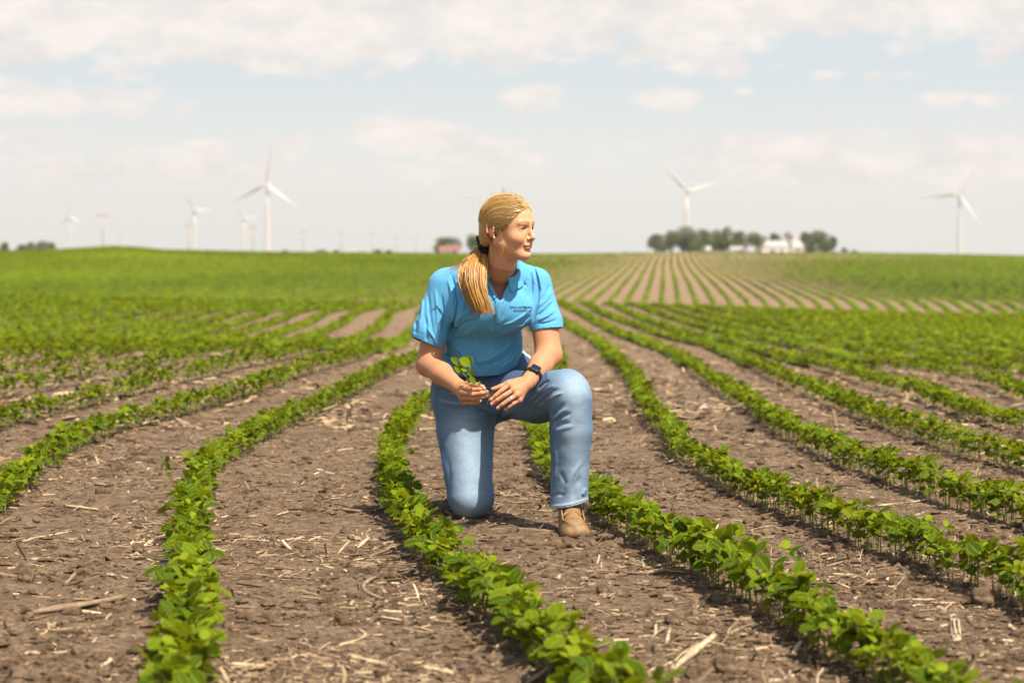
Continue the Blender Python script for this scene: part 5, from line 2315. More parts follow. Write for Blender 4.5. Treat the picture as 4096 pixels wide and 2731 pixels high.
put_leaf((1878, 1462, 7.222), (1840, 1431, 7.215), 30, .95, .15, (.1, -1, .1), .2)
put_leaf((1878, 1462, 7.232), (1868, 1420, 7.235), 31, .15, .25, (-.1, -1, .3))
put_leaf((1836, 1458, 7.225), (1804, 1428, 7.22), 22, .35, .35, (.2, -1, .6))
put_leaf((1853, 1490, 7.225), (1818, 1463, 7.215), 24, .5, .3, (-.2, -1, .4))
put_leaf((1850, 1488, 7.222), (1833, 1455, 7.235), 22, .05, .25, (.3, -1, .2))
put_leaf((1868, 1484, 7.215), (1843, 1474, 7.21), 13, .75, .5, (0, -1, .6))
put_leaf((1880, 1498, 7.218), (1885, 1463, 7.21), 12, .6, .6, (-.3, -1, .2))
put_leaf((1888, 1512, 7.225), (1893, 1480, 7.22), 11, .1, .6, (-.4, -1, .2))
put_leaf((1884, 1506, 7.21), (1897, 1536, 7.19), 19, .25, .35, (.2, -1, .1))
put_leaf((1878, 1508, 7.215), (1876, 1531, 7.205), 17, .15, .3, (-.3, -1, .1))
put_leaf((1878, 1500, 7.215), (1870, 1490, 7.205), 10, .95, .7, (0, -1, .6))
put_leaf((1880, 1500, 7.21), (1886, 1490, 7.20), 8, .95, .7, (0, -1, .6))
put_leaf((1919, 1540, 7.212), (1918, 1522, 7.21), 7, .9, .6, (0, -1, .2))
obj('foliage', mesh('foliage', np.vstack(LVv) - SB, np.vstack(LQq), M_leaf, True, np.vstack(LCc), np.vstack(LUu)), hs)
mb = MB()
mb.tube(path((1950, 1569, 7.212), (1957, 1580, 7.205), (1957, 1594, 7.20), (1951, 1606, 7.20), (1948, 1620, 7.20)), np.linspace(.0014, .0004, 12), 5, (.8, .6, .4))
mb.tube(path((1955, 1574, 7.208), (1964, 1576, 7.20), (1972, 1572, 7.20)), .0005, 4)
mb.tube(path((1956, 1578, 7.206), (1962, 1586, 7.20), (1961, 1593, 7.195)), .0006, 4)
mb.tube(path((1954, 1575, 7.206), (1959, 1568, 7.20), (1963, 1570, 7.195)), .0007, 4)
mb.tube(path((1957, 1590, 7.203), (1953, 1594, 7.20), (1954, 1599, 7.195)), .0005, 4)
obj('root', mb.me('root', simple_mat('seedling_root', (.28, .17, .08), .8), off=SB), hs)

# ------------------------------------------------------------------ what lies on the soil
lrng = np.random.default_rng(99)


def strips(n, y0, y1, Lr, Wr, name, clump=True, lift=.0, edge=.275, tilt=.12):
    """thin bent slivers of corn residue; vectorised"""
    y = y0 * (y1 / y0) ** lrng.random(n * 3)
    x = lrng.uniform(-edge, edge, n * 3) * y
    P = np.c_[x, y]
    dn = smooth01((vnoise(P, 1.7, 41) + .6 * vnoise(P, 4.1, 42)) * .9 + .42)
    ok = lrng.random(n * 3) < (.10 + .90 * dn if clump else 1)
    x, y = x[ok][:n], y[ok][:n]
    n = len(x)
    L = Lr[0] * (Lr[1] / Lr[0]) ** (lrng.random(n) ** 1.8)
    W = np.minimum(Wr[0] * (Wr[1] / Wr[0]) ** lrng.random(n), L * .45)
    T = W * lrng.uniform(.15, .45, n)
    yaw = lrng.normal(0, 1.0, n) + np.where(lrng.random(n) < .25, 1.57, 0)
    pit = lrng.normal(0, tilt, n)
    pit = np.where(lrng.random(n) < .05, lrng.uniform(.3, 1.1, n), pit)
    cur = lrng.normal(0, .35, n)
    rol = lrng.normal(0, .5, n)
    z = ground_z(x, y) + .002 + T * .3 + np.abs(np.sin(pit)) * L * .42 + lift
    s = np.linspace(-.5, .5, 4)
    V = np.zeros((n, 4, 4, 3))
    cy, sy = np.cos(yaw), np.sin(yaw)
    for i, si in enumerate(s):
        tap = 1 - .35 * abs(si) * 2 * lrng.random(n)
        lx = si * L
        ly0 = cur * L * (si * si - .12)
        for j, (a, b) in enumerate(((-1, -1), (1, -1), (.8, 1), (-.8, 1))):
            wy = a * W * .5 * tap
            wz = b * T * .5 * tap
            ry = wy * np.cos(rol) - wz * np.sin(rol)
            rz_ = wy * np.sin(rol) + wz * np.cos(rol)
            Xl = lx * np.cos(pit)
            Zl = lx * np.sin(pit) + rz_
            Yl = ly0 + ry
            V[:, i, j, 0] = x + Xl * cy - Yl * sy
            V[:, i, j, 1] = y + Xl * sy + Yl * cy
            V[:, i, j, 2] = z + Zl
    q = []
    for i in range(3):
        for j in range(4):
            q.append((i * 4 + j, i * 4 + (j + 1) % 4, i * 4 + 4 + (j + 1) % 4, i * 4 + 4 + j))
    q += [(3, 2, 1, 0), (12, 13, 14, 15)]
    Q = (np.array(q)[None] + np.arange(n)[:, None, None] * 16).reshape(-1, 4)
    return mesh(name, V.reshape(-1, 3), Q, M_straw, False)


res = obj('crop_residue', strips(30000, 3.7, 13.0, (.008, .085), (.0018, .012), 'crop_residue'))
tag(res, 'scattered small straw-coloured bits of corn stalk and husk on the soil', 'crop residue', kind='stuff')
res2 = obj('crop_residue_far', strips(13000, 12.0, 42.0, (.03, .17), (.009, .034), 'crop_residue_far', edge=.28))
tag(res2, 'pale flecks of corn residue on the soil farther up the field', 'crop residue', kind='stuff')
res3 = obj('chaff', strips(14000, 3.7, 9.5, (.003, .022), (.0008, .0035), 'chaff', clump=True))
tag(res3, 'fine chaff and splinters strewn over the bare soil', 'chaff', kind='stuff')


def clods(n, y0, y1, r0, r1, name, power=2.6):
    y = y0 * (y1 / y0) ** lrng.random(n * 3)
    x = lrng.uniform(-.275, .275, n * 3) * y
    P = np.c_[x, y]
    dn = smooth01(vnoise(P, 1.9, 11) * .8 + .45)
    ok = lrng.random(n * 3) < .08 + .92 * dn
    x, y = x[ok][:n], y[ok][:n]
    n = len(x)
    # octahedron split once: 18 points
    V0 = [(1, 0, 0), (-1, 0, 0), (0, 1, 0), (0, -1, 0), (0, 0, 1), (0, 0, -1)]
    T0 = [(0, 2, 4), (2, 1, 4), (1, 3, 4), (3, 0, 4), (2, 0, 5), (1, 2, 5), (3, 1, 5), (0, 3, 5)]
    V0 = [np.array(v, float) for v in V0]
    cache, T1 = {}, []

    def mid_(a, b):
        k = (min(a, b), max(a, b))
        if k not in cache:
            m = V0[a] + V0[b]
            V0.append(m / np.linalg.norm(m))
            cache[k] = len(V0) - 1
        return cache[k]
    for a, b, c in T0:
        ab, bc, ca = mid_(a, b), mid_(b, c), mid_(c, a)
        T1 += [(a, ab, ca), (ab, b, bc), (ca, bc, c), (ab, bc, ca)]
    V0 = np.array(V0)
    rr = r0 * (r1 / r0) ** (lrng.random(n) ** power)
    sc = lrng.uniform(.65, 1.25, (n, 1, 3)) * np.array([1.1, 1, .6])
    J = 1 + lrng.normal(0, .24, (n, len(V0), 1))
    V = V0[None] * J * sc * rr[:, None, None]
    a = lrng.uniform(0, 6.28, n)
    ca, sa = np.cos(a)[:, None], np.sin(a)[:, None]
    X = V[..., 0] * ca - V[..., 1] * sa + x[:, None]
    Y = V[..., 0] * sa + V[..., 1] * ca + y[:, None]
    Z = V[..., 2] + (ground_z(x, y) + rr * .25)[:, None]
    T = (np.array(T1)[None] + np.arange(n)[:, None, None] * len(V0)).reshape(-1, 3)
    return mesh(name, np.stack([X, Y, Z], -1).reshape(-1, 3), None, M_clod, False, faces3=T)


cl_ = obj('soil_crumbs', clods(24000, 3.7, 15, .0024, .023, 'soil_crumbs', 2.2))
tag(cl_, 'small crumbs and clods of brown soil between the rows', 'soil crumbs', kind='stuff')


def gpt(px, py):
    """photo position on the flat ground near the viewer"""
    Y = FPX / (py - EYE)
    x = (px - CX) / FPX * Y
    return np.array([x, Y, float(ground_z(x, Y)[0])])


def stalk(a, b, r, label, shred=3, bend=.0, flat=.7, name='corn_stalk', cat='corn stalk', hue=None, rise=0.0):
    A, B_ = gpt(*a), gpt(*b)
    L = np.linalg.norm(B_ - A)
    ax = (B_ - A) / L
    sd_ = np.cross(ax, (0, 0, 1.0))
    c0 = (A + B_) / 2
    mb = MB()
    n = 14
    u = np.linspace(0, 1, n)
    P = A + (B_ - A) * u[:, None] + sd_ * (bend * L * 4 * u * (1 - u))[:, None] + np.array([0, 0, 1.0]) * (r * flat * .8 + rise * u)[:, None]
    rad = r * (1 + .10 * np.sin(u * 9 + L * 50)) * np.interp(u, [0, .06, .94, 1], [.75, 1, .95, .6])
    rad = rad + .22 * r * np.exp(-((u - .36) / .03) ** 2)
    mb.tube(P, rad, 9, flat=flat)
    for k in range(shred):
        e = P[0] if k % 2 else P[-1]
        s_ = -1 if k % 2 else 1
        d = ax * s_ + sd_ * lrng.normal(0, .35) + np.array([0, 0, lrng.uniform(.0, .25)])
        ln = lrng.uniform(.015, .05)
        q = np.linspace(0, 1, 5)[:, None]
        start = e - ax * s_ * lrng.uniform(.01, .05) + np.array([0, 0, lrng.uniform(0, r)])
        mb.tube(start + d * ln * q + np.array([0, 0, .004]) * np.sin(q * 3), np.linspace(r * .35, r * .08, 5), 4, flat=.3)
    for k in range(2):
        q = np.linspace(0, 1, 6)
        s0 = lrng.uniform(.05, .4)
        Pp = A + (B_ - A) * (s0 + q * .5)[:, None] + sd_ * (r * lrng.uniform(-1.6, 1.6)) + np.array([0, 0, 1]) * (r * .9 + .003 * np.sin(q * 6))[:, None] + sd_ * (bend * L * 4 * (s0 + q * .5) * (1 - s0 - q * .5))[:, None]
        mb.tube(Pp, r * .28, 4, flat=.3)
    m = M_straw if hue is None else hue
    o = obj(name, mb.me(name, m, True, off=c0), None, c0)
    return tag(o, label, cat)


def tone_straw(name, c):
    m, t, b = new_mat(name)
    co = obj_co(t)
    mp = t.new('ShaderNodeMapping')
    mp.inputs['Scale'].default_value = (90, 90, 90)
    t.l.new(co, mp.inputs[0])
    n = t.noise(mp.outputs[0], 1, 4, .7)
    n2 = t.noise(co, 25, 3)
    k = t.m('MULTIPLY', t.mapr(n, .3, .7, .62, 1.25), t.mapr(n2, .35, .65, .75, 1.15))
    t.l.new(t.mix(1.0, c, k, 'MULTIPLY'), b.inputs['Base Color'])
    b.inputs['Roughness'].default_value = .7
    bump(t, b, n, .5, .003)
    return m


MS_pale = tone_straw('pale_stalk', (.46, .35, .21))
MS_mid = tone_straw('brown_stalk', (.24, .16, .095))
MS_dark = tone_straw('dark_stalk', (.10, .065, .042))
stalk((130, 2470), (500, 2400), .0125, 'thick brown broken corn stalk at the bottom left of the field', 6, .03, hue=MS_mid)
stalk((262, 2030), (392, 2046), .0075, 'pale split corn stalk on bare soil between the two left rows', 4, 0, hue=MS_pale)
stalk((90, 2166), (284, 2134), .0065, 'long pale stalk splinter by the left edge of the photo', 4, -.03, hue=MS_pale)
stalk((2690, 2680), (2860, 2550), .0105, 'thick pale corn stalk lying diagonally near the bottom edge', 3, 0, hue=MS_pale)
stalk((3080, 2727), (3195, 2694), .0095, 'short pale stalk piece at the bottom edge, right of the thick one', 2, 0, hue=MS_pale)
stalk((2600, 2680), (2690, 2650), .0045, 'thin stalk splinter left of the thick diagonal stalk', 1, 0, hue=MS_pale)
stalk((3510, 2026), (3735, 1996), .0060, 'long bleached husk strip between the right-hand rows', 5, .05, hue=MS_pale)
stalk((3655, 2060), (3775, 2022), .0045, 'thin stalk leaning under the long bleached husk strip', 3, 0, hue=MS_pale)
stalk((1430, 2196), (1474, 2160), .0085, 'short pale stalk end standing out left of the knee row', 3, 0, hue=MS_pale)
stalk((1475, 2228), (1640, 2170), .0050, 'long thin stalk reaching under the row left of the knee', 3, 0, hue=MS_mid)
stalk((1312, 2030), (1444, 2055), .0085, 'dark weathered husk roll in the shade left of the kneeling leg', 4, .06, hue=MS_mid)
stalk((1500, 2318), (1535, 2404), .0075, 'curled grey-brown husk in the open soil left of the central row', 2, .12, hue=MS_mid)
stalk((1465, 2440), (1610, 2395), .0070, 'bent brown stalk just below the curled husk', 2, .05, hue=MS_mid)
stalk((1195, 2281), (1292, 2279), .0045, 'slim stalk lying level in the middle of the bare soil strip', 1, 0, hue=MS_mid)
stalk((1130, 2310), (1275, 2322), .0055, 'arched husk strip below the slim level stalk', 3, -.08, hue=MS_mid)
stalk((1395, 2640), (1545, 2672), .0085, 'broad pale split husk near the bottom centre', 5, .05, hue=MS_pale)
stalk((1356, 2590), (1432, 2512), .0045, 'thin curved stalk above the broad split husk', 1, .15, hue=MS_pale)
stalk((1655, 2452), (1716, 2380), .0050, 'dark thin stalk beside the shadow of the central row', 1, 0, hue=MS_dark)
stalk((2495, 2295), (2680, 2290), .0065, 'arched tan husk on the soil below the tan shoe', 5, .12, hue=MS_mid)
stalk((2322, 2350), (2385, 2302), .0070, 'split brown stalk left of the arched tan husk', 3, 0, hue=MS_mid)
stalk((3815, 2470), (3828, 2585), .0140, 'wide flat bleached piece of stalk standing out at the lower right', 1, 0, flat=.3, hue=MS_pale)
stalk((3855, 2540), (3905, 2570), .0055, 'small stalk lying across the wide flat bleached piece', 2, 0, hue=MS_mid)
stalk((3350, 2333), (3395, 2352), .0045, 'small pale stalk chip in the open soil of the right-hand gap', 0, 0, hue=MS_pale)
stalk((2960, 2470), (3010, 2465), .0045, 'small pale chip under the plants of the shoe row', 0, 0, hue=MS_pale)
stalk((2660, 2590), (2680, 2535), .0045, 'upright splinter just above the thick diagonal stalk', 0, 0, hue=MS_pale)
stalk((2098, 2104), (2138, 2106), .0080, 'short cream stalk chip in the shadow between knee and shoe', 0, 0, flat=.5, hue=MS_pale)
stalk((820, 2188), (900, 2215), .0060, 'pale broken stalk right of the long bent row', 4, 0, hue=MS_pale)
stalk((610, 2165), (560, 2195), .0075, 'broken stalk end touching the long bent row from the left', 3, 0, hue=MS_pale)
stalk((560, 2180), (640, 2250), .0060, 'frayed stalk slanting beside the long bent row', 5, .1, hue=MS_pale)
stalk((3620, 2010), (3700, 2002), .0050, 'stalk sliver beside the bleached husk strip', 2, 0, hue=MS_mid)


def cob(px, py, ln, r, rz_, label):
    c = gpt(px, py)
    V, Q = [], []
    n, m = 26, 22
    for i in range(n):
        t = i / (n - 1)
        rr = r * (.82 + .25 * math.sin(math.pi * min(1, t * .9 + .05))) * (1 if 0 < i < n - 1 else .6)
        for j in range(m):
            b_ = 1 + .13 * ((i + j) % 2) * (0 < i < n - 1) + lrng.normal(0, .03)
            a = 2 * math.pi * j / m
            V.append(((t - .5) * ln, rr * b_ * math.cos(a), rr * b_ * math.sin(a) + r * .75))
    for i in range(n - 1):
        for j in range(m):
            Q.append((i * m + j, i * m + (j + 1) % m, (i + 1) * m + (j + 1) % m, (i + 1) * m + j))
    V += [(-.5 * ln + .004, 0, r * .75), (.5 * ln - .004, 0, r * .75)]
    T = [(n * m, (j + 1) % m, j) for j in range(m)] + [(n * m + 1, (n - 1) * m + j, (n - 1) * m + (j + 1) % m) for j in range(m)]
    o = obj('corn_cob', mesh('corn_cob', np.array(V), Q, M_cob, False, faces3=T), None, c)
    o.rotation_euler = (float(lrng.uniform(0, 1)), 0, rz_)
    return tag(o, label, 'corn cob')


cob(3860, 2150, .050, .017, 1.9, 'big dark corn cob between the two right-hand rows')
cob(3344, 2213, .032, .016, .4, 'short round cob end in the open soil right of the shoe row')
cob(3405, 2250, .030, .013, .2, 'flat reddish cob piece right of the short round cob end')
cob(2515, 2222, .075, .014, -.1, 'long reddish cob half buried below the shoe')
cob(1505, 2187, .050, .012, .3, 'red-brown cob piece beside the short pale stalk end')
cob(2110, 2032, .060, .010, .2, 'flattened cob in the soil behind the space between knee and shoe')
cob(398, 1975, .040, .015, .5, 'broken cob end in the open soil left of the long bent row')
cob(1012, 2237, .036, .012, .2, 'small reddish cob right of the long bent row')
cob(1060, 2480, .030, .016, 1.2, 'rust-coloured cob end low in the middle soil strip')
cob(1365, 2500, .034, .017, .9, 'dark triangular cob end below the middle soil strip')
cob(740, 1925, .045, .012, 1.0, 'reddish cob piece where the long bent row turns')
cob(2380, 2062, .030, .012, .5, 'cob end just behind the tan shoe')


def big_clod(px, py, r, label):
    c = gpt(px, py)
    f = Shape([sph((0, 0, r * .6), r, .01)], lambda P, d: d + r * .22 * vnoise(P, .75 / r, 5) + r * .12 * vnoise(P, 2.1 / r, 6) + r * .05 * vnoise(P, 5 / r, 8))
    V, F = polygonise(f, (-r * 1.5, -r * 1.5, -r), (r * 1.5, r * 1.5, r * 2), r / 9)
    o = obj('soil_clod', mesh('soil_clod', V, F, M_clod, True), None, c)
    return tag(o, label, 'soil clod')


big_clod(2266, 2178, .0165, 'dark crumbly soil clod right in front of the shoe toe')
big_clod(2690, 2510, .022, 'lumpy soil clod above the thick diagonal stalk')
big_clod(2905, 2680, .032, 'large soil clod at the bottom edge of the photo')
big_clod(2410, 2375, .020, 'soil clod in the open gap below the arched husk')
big_clod(1375, 2129, .013, 'small round clod in the middle soil strip')
big_clod(1270, 2005, .014, 'dark clod beside the shaded husk roll')
big_clod(105, 2330, .028, 'wide low clod near the left edge')
big_clod(3930, 2420, .035, 'raised crumbly lump of soil at the right edge')
big_clod(1000, 2055, .014, 'clod in the soil just right of the long bent row')
big_clod(555, 2210, .022, 'brown lump of soil left of the long bent row')
big_clod(1640, 2190, .014, 'small clod under the row left of the knee')

# lone weed left of the long bent row
gw = gpt(660, 1965)
e = empty('weed_seedling', tuple(gw))
tag(e, 'lone small seedling with thin stems standing left of the long bent row', 'weed')
V, Q, UV, C, st = make_plant(prng, 5, 4, 1.05)
obj('foliage', mesh('foliage', V * (.6, .6, 1), Q, M_leaf, True, C * (.3, 1, 1), UV), e)
obj('stem', st.me('stem', M_stem), e)

# ------------------------------------------------------------------ air
mb = MB()
mb.box((-2600, -130, -20), (2600, 4600, 150))
hz = obj('haze', mb.me('haze', None, False))
hm = bpy.data.materials.new('haze')
hm.use_nodes = True
ht = NT(hm.node_tree)
ht.n.remove(ht.n['Principled BSDF'])
pv = ht.new('ShaderNodeVolumePrincipled')
pv.inputs['Color'].default_value = (.93, .94, .95, 1)
pv.inputs['Density'].default_value = 9e-5
pv.inputs['Anisotropy'].default_value = .3
ht.l.new(pv.outputs[0], ht.n['Material Output'].inputs['Volume'])
hz.data.materials.append(hm)
tag(hz, kind='stuff')

# ------------------------------------------------------------------ the skyline
M_tower = simple_mat('turbine_white', (.54, .53, .50), .45, var=.03, scale=.2)
M_pole = simple_mat('weathered_pole', (.34, .27, .215), .9, var=.2, scale=1)
M_bark = simple_mat('bark', (.09, .07, .05), .9)


def turbine(px, py, Y, blades, base_py, yaw, label, rad):
    """blades: angles in degrees, anticlockwise from the photo's right"""
    hub = at(px, py, Y)
    zb = float(land(hub[0], Y))
    e = empty('wind_turbine', (hub[0], Y, zb))
    tag(e, label, 'wind turbine', 'white wind turbines along the skyline')
    H = hub[2] - zb
    mb = MB()
    mb.lathe([(2.3, 0), (2.1, H * .3), (1.75, H * .7), (1.35, H - 1.6), (0, H - 1.6)], 20)
    obj('tower', mb.me('tower', M_tower), e)
    hr = empty  # noqa
    mb = MB()
    V, Q, T = rounded_box(1.8, 4.2, 1.9, .8, np.eye(3), np.array([0, 2.2, H]))
    mb.add(V, Q, T)
    nac = obj('nacelle', mb.me('nacelle', M_tower), e)
    mb = MB()
    mb.lathe([(0, 2.4), (.9, 2.0), (1.5, .9), (1.6, 0), (1.2, -.9)], 14)
    mb.V[-1] = mb.V[-1] @ rot('X', R(90)).T + (0, -2.6, H)
    obj('hub', mb.me('hub', M_tower), e)
    for a in blades:
        a = math.radians(a)
        n = 14
        t = np.linspace(0, 1, n)
        chord = np.interp(t, [0, .04, .2, 1], [1.0, 1.1, 2.1, .35])
        thick = np.interp(t, [0, .05, .2, 1], [1.0, .8, .45, .08])
        tw = np.interp(t, [0, .2, 1], [.5, .45, .06])
        V = []
        for i in range(n):
            for k in range(8):
                b_ = 2 * math.pi * k / 8
                c_, h_ = chord[i] * math.cos(b_) * 1.0 - chord[i] * .25, thick[i] * math.sin(b_) * .9
                V.append((t[i] * rad + 1.2, c_ * math.cos(tw[i]) - h_ * math.sin(tw[i]), c_ * math.sin(tw[i]) + h_ * math.cos(tw[i])))
        V = np.array(V)
        V = np.stack([V[:, 0], V[:, 2], V[:, 1]], -1)
        ca, sa = math.cos(a), math.sin(a)
        W = np.stack([V[:, 0] * ca - V[:, 2] * sa, V[:, 1] - 3.0, V[:, 0] * sa + V[:, 2] * ca + H], -1)
        Q = [(i * 8 + k, i * 8 + (k + 1) % 8, (i + 1) * 8 + (k + 1) % 8, (i + 1) * 8 + k) for i in range(n - 1) for k in range(8)]
        Q += [(7, 6, 5, 4), (4, 3, 0, 7), (3, 2, 1, 0)]
        obj('blade', mesh('blade', W, Q, M_tower, True), e)
    for ch in e.children:
        pass
    e.rotation_euler = (0, 0, yaw)
    return e


turbine(1070, 738, 2020, (82, -36, 206), 1010, R(-14), 'tallest white wind turbine, left of the kneeling person', 41)
turbine(2748, 766, 2300, (134, 16, 262), 905, R(-8), 'wind turbine rising behind the farm trees', 40)
turbine(3838, 779, 2150, (60, 184, 304), 1015, R(-10), 'wind turbine near the right edge of the photo', 41)
turbine(779, 842, 3200, (118, 2, 250), 1006, R(-12), 'middle-sized wind turbine beside a utility pole, left of the tallest one', 35)
turbine(975, 872, 3700, (128, 2, 256), 1006, R(-12), 'small faint wind turbine between the tallest one and a pole', 29)
turbine(282, 868, 3700, (88, 215, -28), 1000, R(-10), 'faint wind turbine at the far left beyond the low trees', 28)


def pole(px, top_py, Y, label, h2=.95):
    top = at(px, top_py, Y)
    zb = float(land(top[0], Y))
    e = empty('utility_pole', (top[0], Y, zb))
    tag(e, label, 'utility pole', 'utility poles along the far road')
    H = top[2] - zb
    mb = MB()
    mb.lathe([(.22, -.3), (.20, H * .4), (.16, H), (0, H)], 10)
    obj('post', mb.me('post', M_pole), e)
    mb = MB()
    mb.box((-1.5, -.08, H - 1.1), (1.5, .08, H - .85))
    mb.box((-1.2, -.08, H - .5), (1.2, .08, H - .3))
    ca = obj('crossarm', mb.me('crossarm', M_pole, False), e)
    for k in (-1.35, -.7, .7, 1.35):
        mb = MB()
        mb.lathe([(.05, 0), (.10, .05), (.10, .14), (.05, .22), (0, .24)], 8, (k, 0, H - .85))
        obj('insulator', mb.me('insulator', M_tower), ca)


for px, tp, Y, lb in ((411, 850, 500, 'nearest utility pole, standing over the low rise at the left'), (755, 897, 640, 'utility pole directly beside the middle-sized turbine'),
                      (1012, 903, 690, 'utility pole just left of the tallest turbine'), (1213, 921, 780, 'first utility pole right of the tallest turbine'),
                      (1365, 928, 830, 'second utility pole right of the tallest turbine'), (1487, 930, 860, 'third utility pole right of the tallest turbine'),
                      (1585, 944, 960, 'fourth utility pole right of the tallest turbine'), (1664, 952, 1040, 'last utility pole before the red-roofed shed'),
                      (479, 930, 900, 'short faint pole right of the nearest utility pole')):
    pole(px, tp, Y, lb)


def crown_mat(name, c1, c2):
    m, t, b = new_mat(name)
    i = island(t)
    n = t.noise(obj_co(t), .55, 3)
    f = t.m('ADD', t.m('MULTIPLY', i, .55), t.m('MULTIPLY', n, .55))
    t.l.new(t.ramp(f, [(.25, c1), (.75, c2)]), b.inputs['Base Color'])
    b.inputs['Roughness'].default_value = .8
    b.inputs['Specular IOR Level'].default_value = .15
    return m


MC_green = crown_mat('tree_foliage', (.058, .082, .026), (.150, .182, .060))
MC_pale = crown_mat('pale_tree_foliage', (.09, .10, .045), (.17, .17, .085))
MC_twig = crown_mat('bare_twigs', (.20, .15, .13), (.30, .23, .20))
trng = np.random.default_rng(12)


def tree(px, top_py, wpx, Y, label, mat=None, base_py=1008, group='trees around the farmstead', shape=1.0, dens=1.0, trunk_frac=.22, qs=.55):
    top = at(px, top_py, Y)
    zb = float(land(top[0], Y))
    vis = at(px, base_py, Y)[2]
    H = top[2] - zb
    W = wpx * (1.12 if dens < .6 else 1.38) / FPX * Y
    e = empty('tree', (top[0], Y, zb))
    tag(e, label, 'tree', group)
    c0 = (vis - zb) + (top[2] - vis) * trunk_frac
    ch = H - c0
    lob = []
    for k in range(13):
        a = trng.uniform(0, 6.28)
        rr = trng.uniform(.10, .36) * W
        zc = c0 + ch * trng.uniform(.18, .82)
        wz = 1 - abs((zc - c0) / ch - .45) * .9
        lob.append((rr * math.cos(a) * wz, rr * math.sin(a) * wz, zc, trng.uniform(.20, .30) * W, trng.uniform(.18, .26) * ch))
    lob.append((0, 0, c0 + ch * .78, .22 * W, .22 * ch))
    lob.append((0, 0, c0 + ch * .5, .46 * W, .46 * ch))
    n = int(2600 * dens)
    K = trng.integers(0, len(lob), n)
    d = trng.normal(0, 1, (n, 3))
    d /= np.linalg.norm(d, axis=1, keepdims=True)
    rad = trng.uniform(.55, 1.05, n) ** .6
    Lb = np.array(lob)[K]
    C = np.stack([Lb[:, 0] + d[:, 0] * rad * Lb[:, 3], Lb[:, 1] + d[:, 1] * rad * Lb[:, 3], Lb[:, 2] + d[:, 2] * rad * Lb[:, 4]], -1)
    s = trng.uniform(.6, 1.3, n) * qs * .5
    u = trng.normal(0, 1, (n, 3))
    u /= np.linalg.norm(u, axis=1, keepdims=True)
    v = np.cross(u, trng.normal(0, 1, (n, 3)))
    v /= np.linalg.norm(v, axis=1, keepdims=True)
    V = np.stack([C - u * s[:, None], C - v * s[:, None] * .7, C + u * s[:, None], C + v * s[:, None] * .7], 1).reshape(-1, 3)
    obj('crown', mesh('crown', V, (np.arange(n)[:, None] * 4 + np.arange(4)), mat or MC_green, False), e)
    mb = MB()
    r0 = .035 * W + .12
    mb.tube([(0, 0, -.3), (.1, 0, c0 * .6), (.0, .1, c0 + ch * .45)], [r0 * 1.2, r0, r0 * .4], 8)
    for k in range(4):
        a = trng.uniform(0, 6.28)
        mb.tube([(0, 0, c0 * .8), (math.cos(a) * W * .14, math.sin(a) * W * .14, c0 + ch * .25), (math.cos(a) * W * .28, math.sin(a) * W * .28, c0 + ch * .55)], [r0 * .5, r0 * .35, r0 * .12], 5)
    obj('trunk', mb.me('trunk', M_bark), e)
    return e


FY = 850
for args in ((2622, 936, 52, 'pale rounded tree at the left end of the farm grove', MC_pale), (2684, 920, 66, 'dense tree second from the left end of the farm grove', None),
             (2728, 904, 76, 'tall broad tree in front of the turbine tower', None), (2768, 917, 54, 'dark tree just right of the turbine tower', None),
             (2812, 914, 62, 'round-topped tree in the middle of the dense farm grove', None), (2866, 915, 54, 'tree left of the pointed tree in the farm grove', None),
             (2904, 908, 46, 'pointed tree in the farm grove', None), (2956, 923, 50, 'thin greyish tree at the right end of the dense grove', MC_pale),
             (3025, 930, 60, 'round single tree on a visible trunk right of the dense grove', None), (3101, 934, 44, 'small tree in front of the big white barn', None),
             (3222, 928, 44, 'dark tree just right of the tall white building', None), (3275, 921, 74, 'broad tree at the right of the farmstead', None),
             (3331, 944, 30, 'narrow tree at the far right end of the farmstead', None)):
    lone = args[0] > 3000
    tree(args[0], args[1], args[2], FY + float(trng.uniform(-20, 20)), args[3], args[4], trunk_frac=.26 if lone else .10)
for px, tp, lb in ((2650, 965, 'low shrubby tree filling the left end of the farm grove'), (2750, 955, 'low dark tree below the turbine tower'), (2790, 960, 'low tree in the middle of the dense grove'),
                   (2840, 962, 'low tree between the middle and the pointed tree of the grove'), (2885, 958, 'low tree under the pointed tree of the grove'), (2935, 960, 'low tree left of the thin greyish tree'),
                   (3245, 955, 'low tree beside the pale cottage'), (3300, 958, 'low tree between the broad and the narrow tree at the right')):
    tree(px, tp, 50, FY + float(trng.uniform(-20, 20)), lb, None, trunk_frac=.0)
tree(3150, 928, 56, FY + 25, 'reddish bare-branched tree behind the white farm buildings', MC_twig, dens=.25, trunk_frac=.3)
tree(2985, 940, 34, FY + 25, 'thin reddish bare tree between grove and round tree', MC_twig, dens=.2, trunk_frac=.3)
tree(3376, 992, 22, FY - 30, 'small green bush right of the farmstead', None, trunk_frac=.02, dens=.4)
tree(3418, 1002, 20, FY - 30, 'tiny bush farthest right of the farmstead', None, trunk_frac=.02, dens=.4)
G2 = 'low trees along the distant skyline'
tree(1792, 949, 92, 720, 'dark bushy tree behind the red-roofed shed', None, 1015, G2, trunk_frac=.05)
tree(1765, 968, 40, 722, 'lower tree at the left side of the red-roofed shed', None, 1015, G2, trunk_frac=.02)
tree(1897, 938, 54, 760, 'tree half hidden behind the blond hair', None, 1015, G2, trunk_frac=.05)
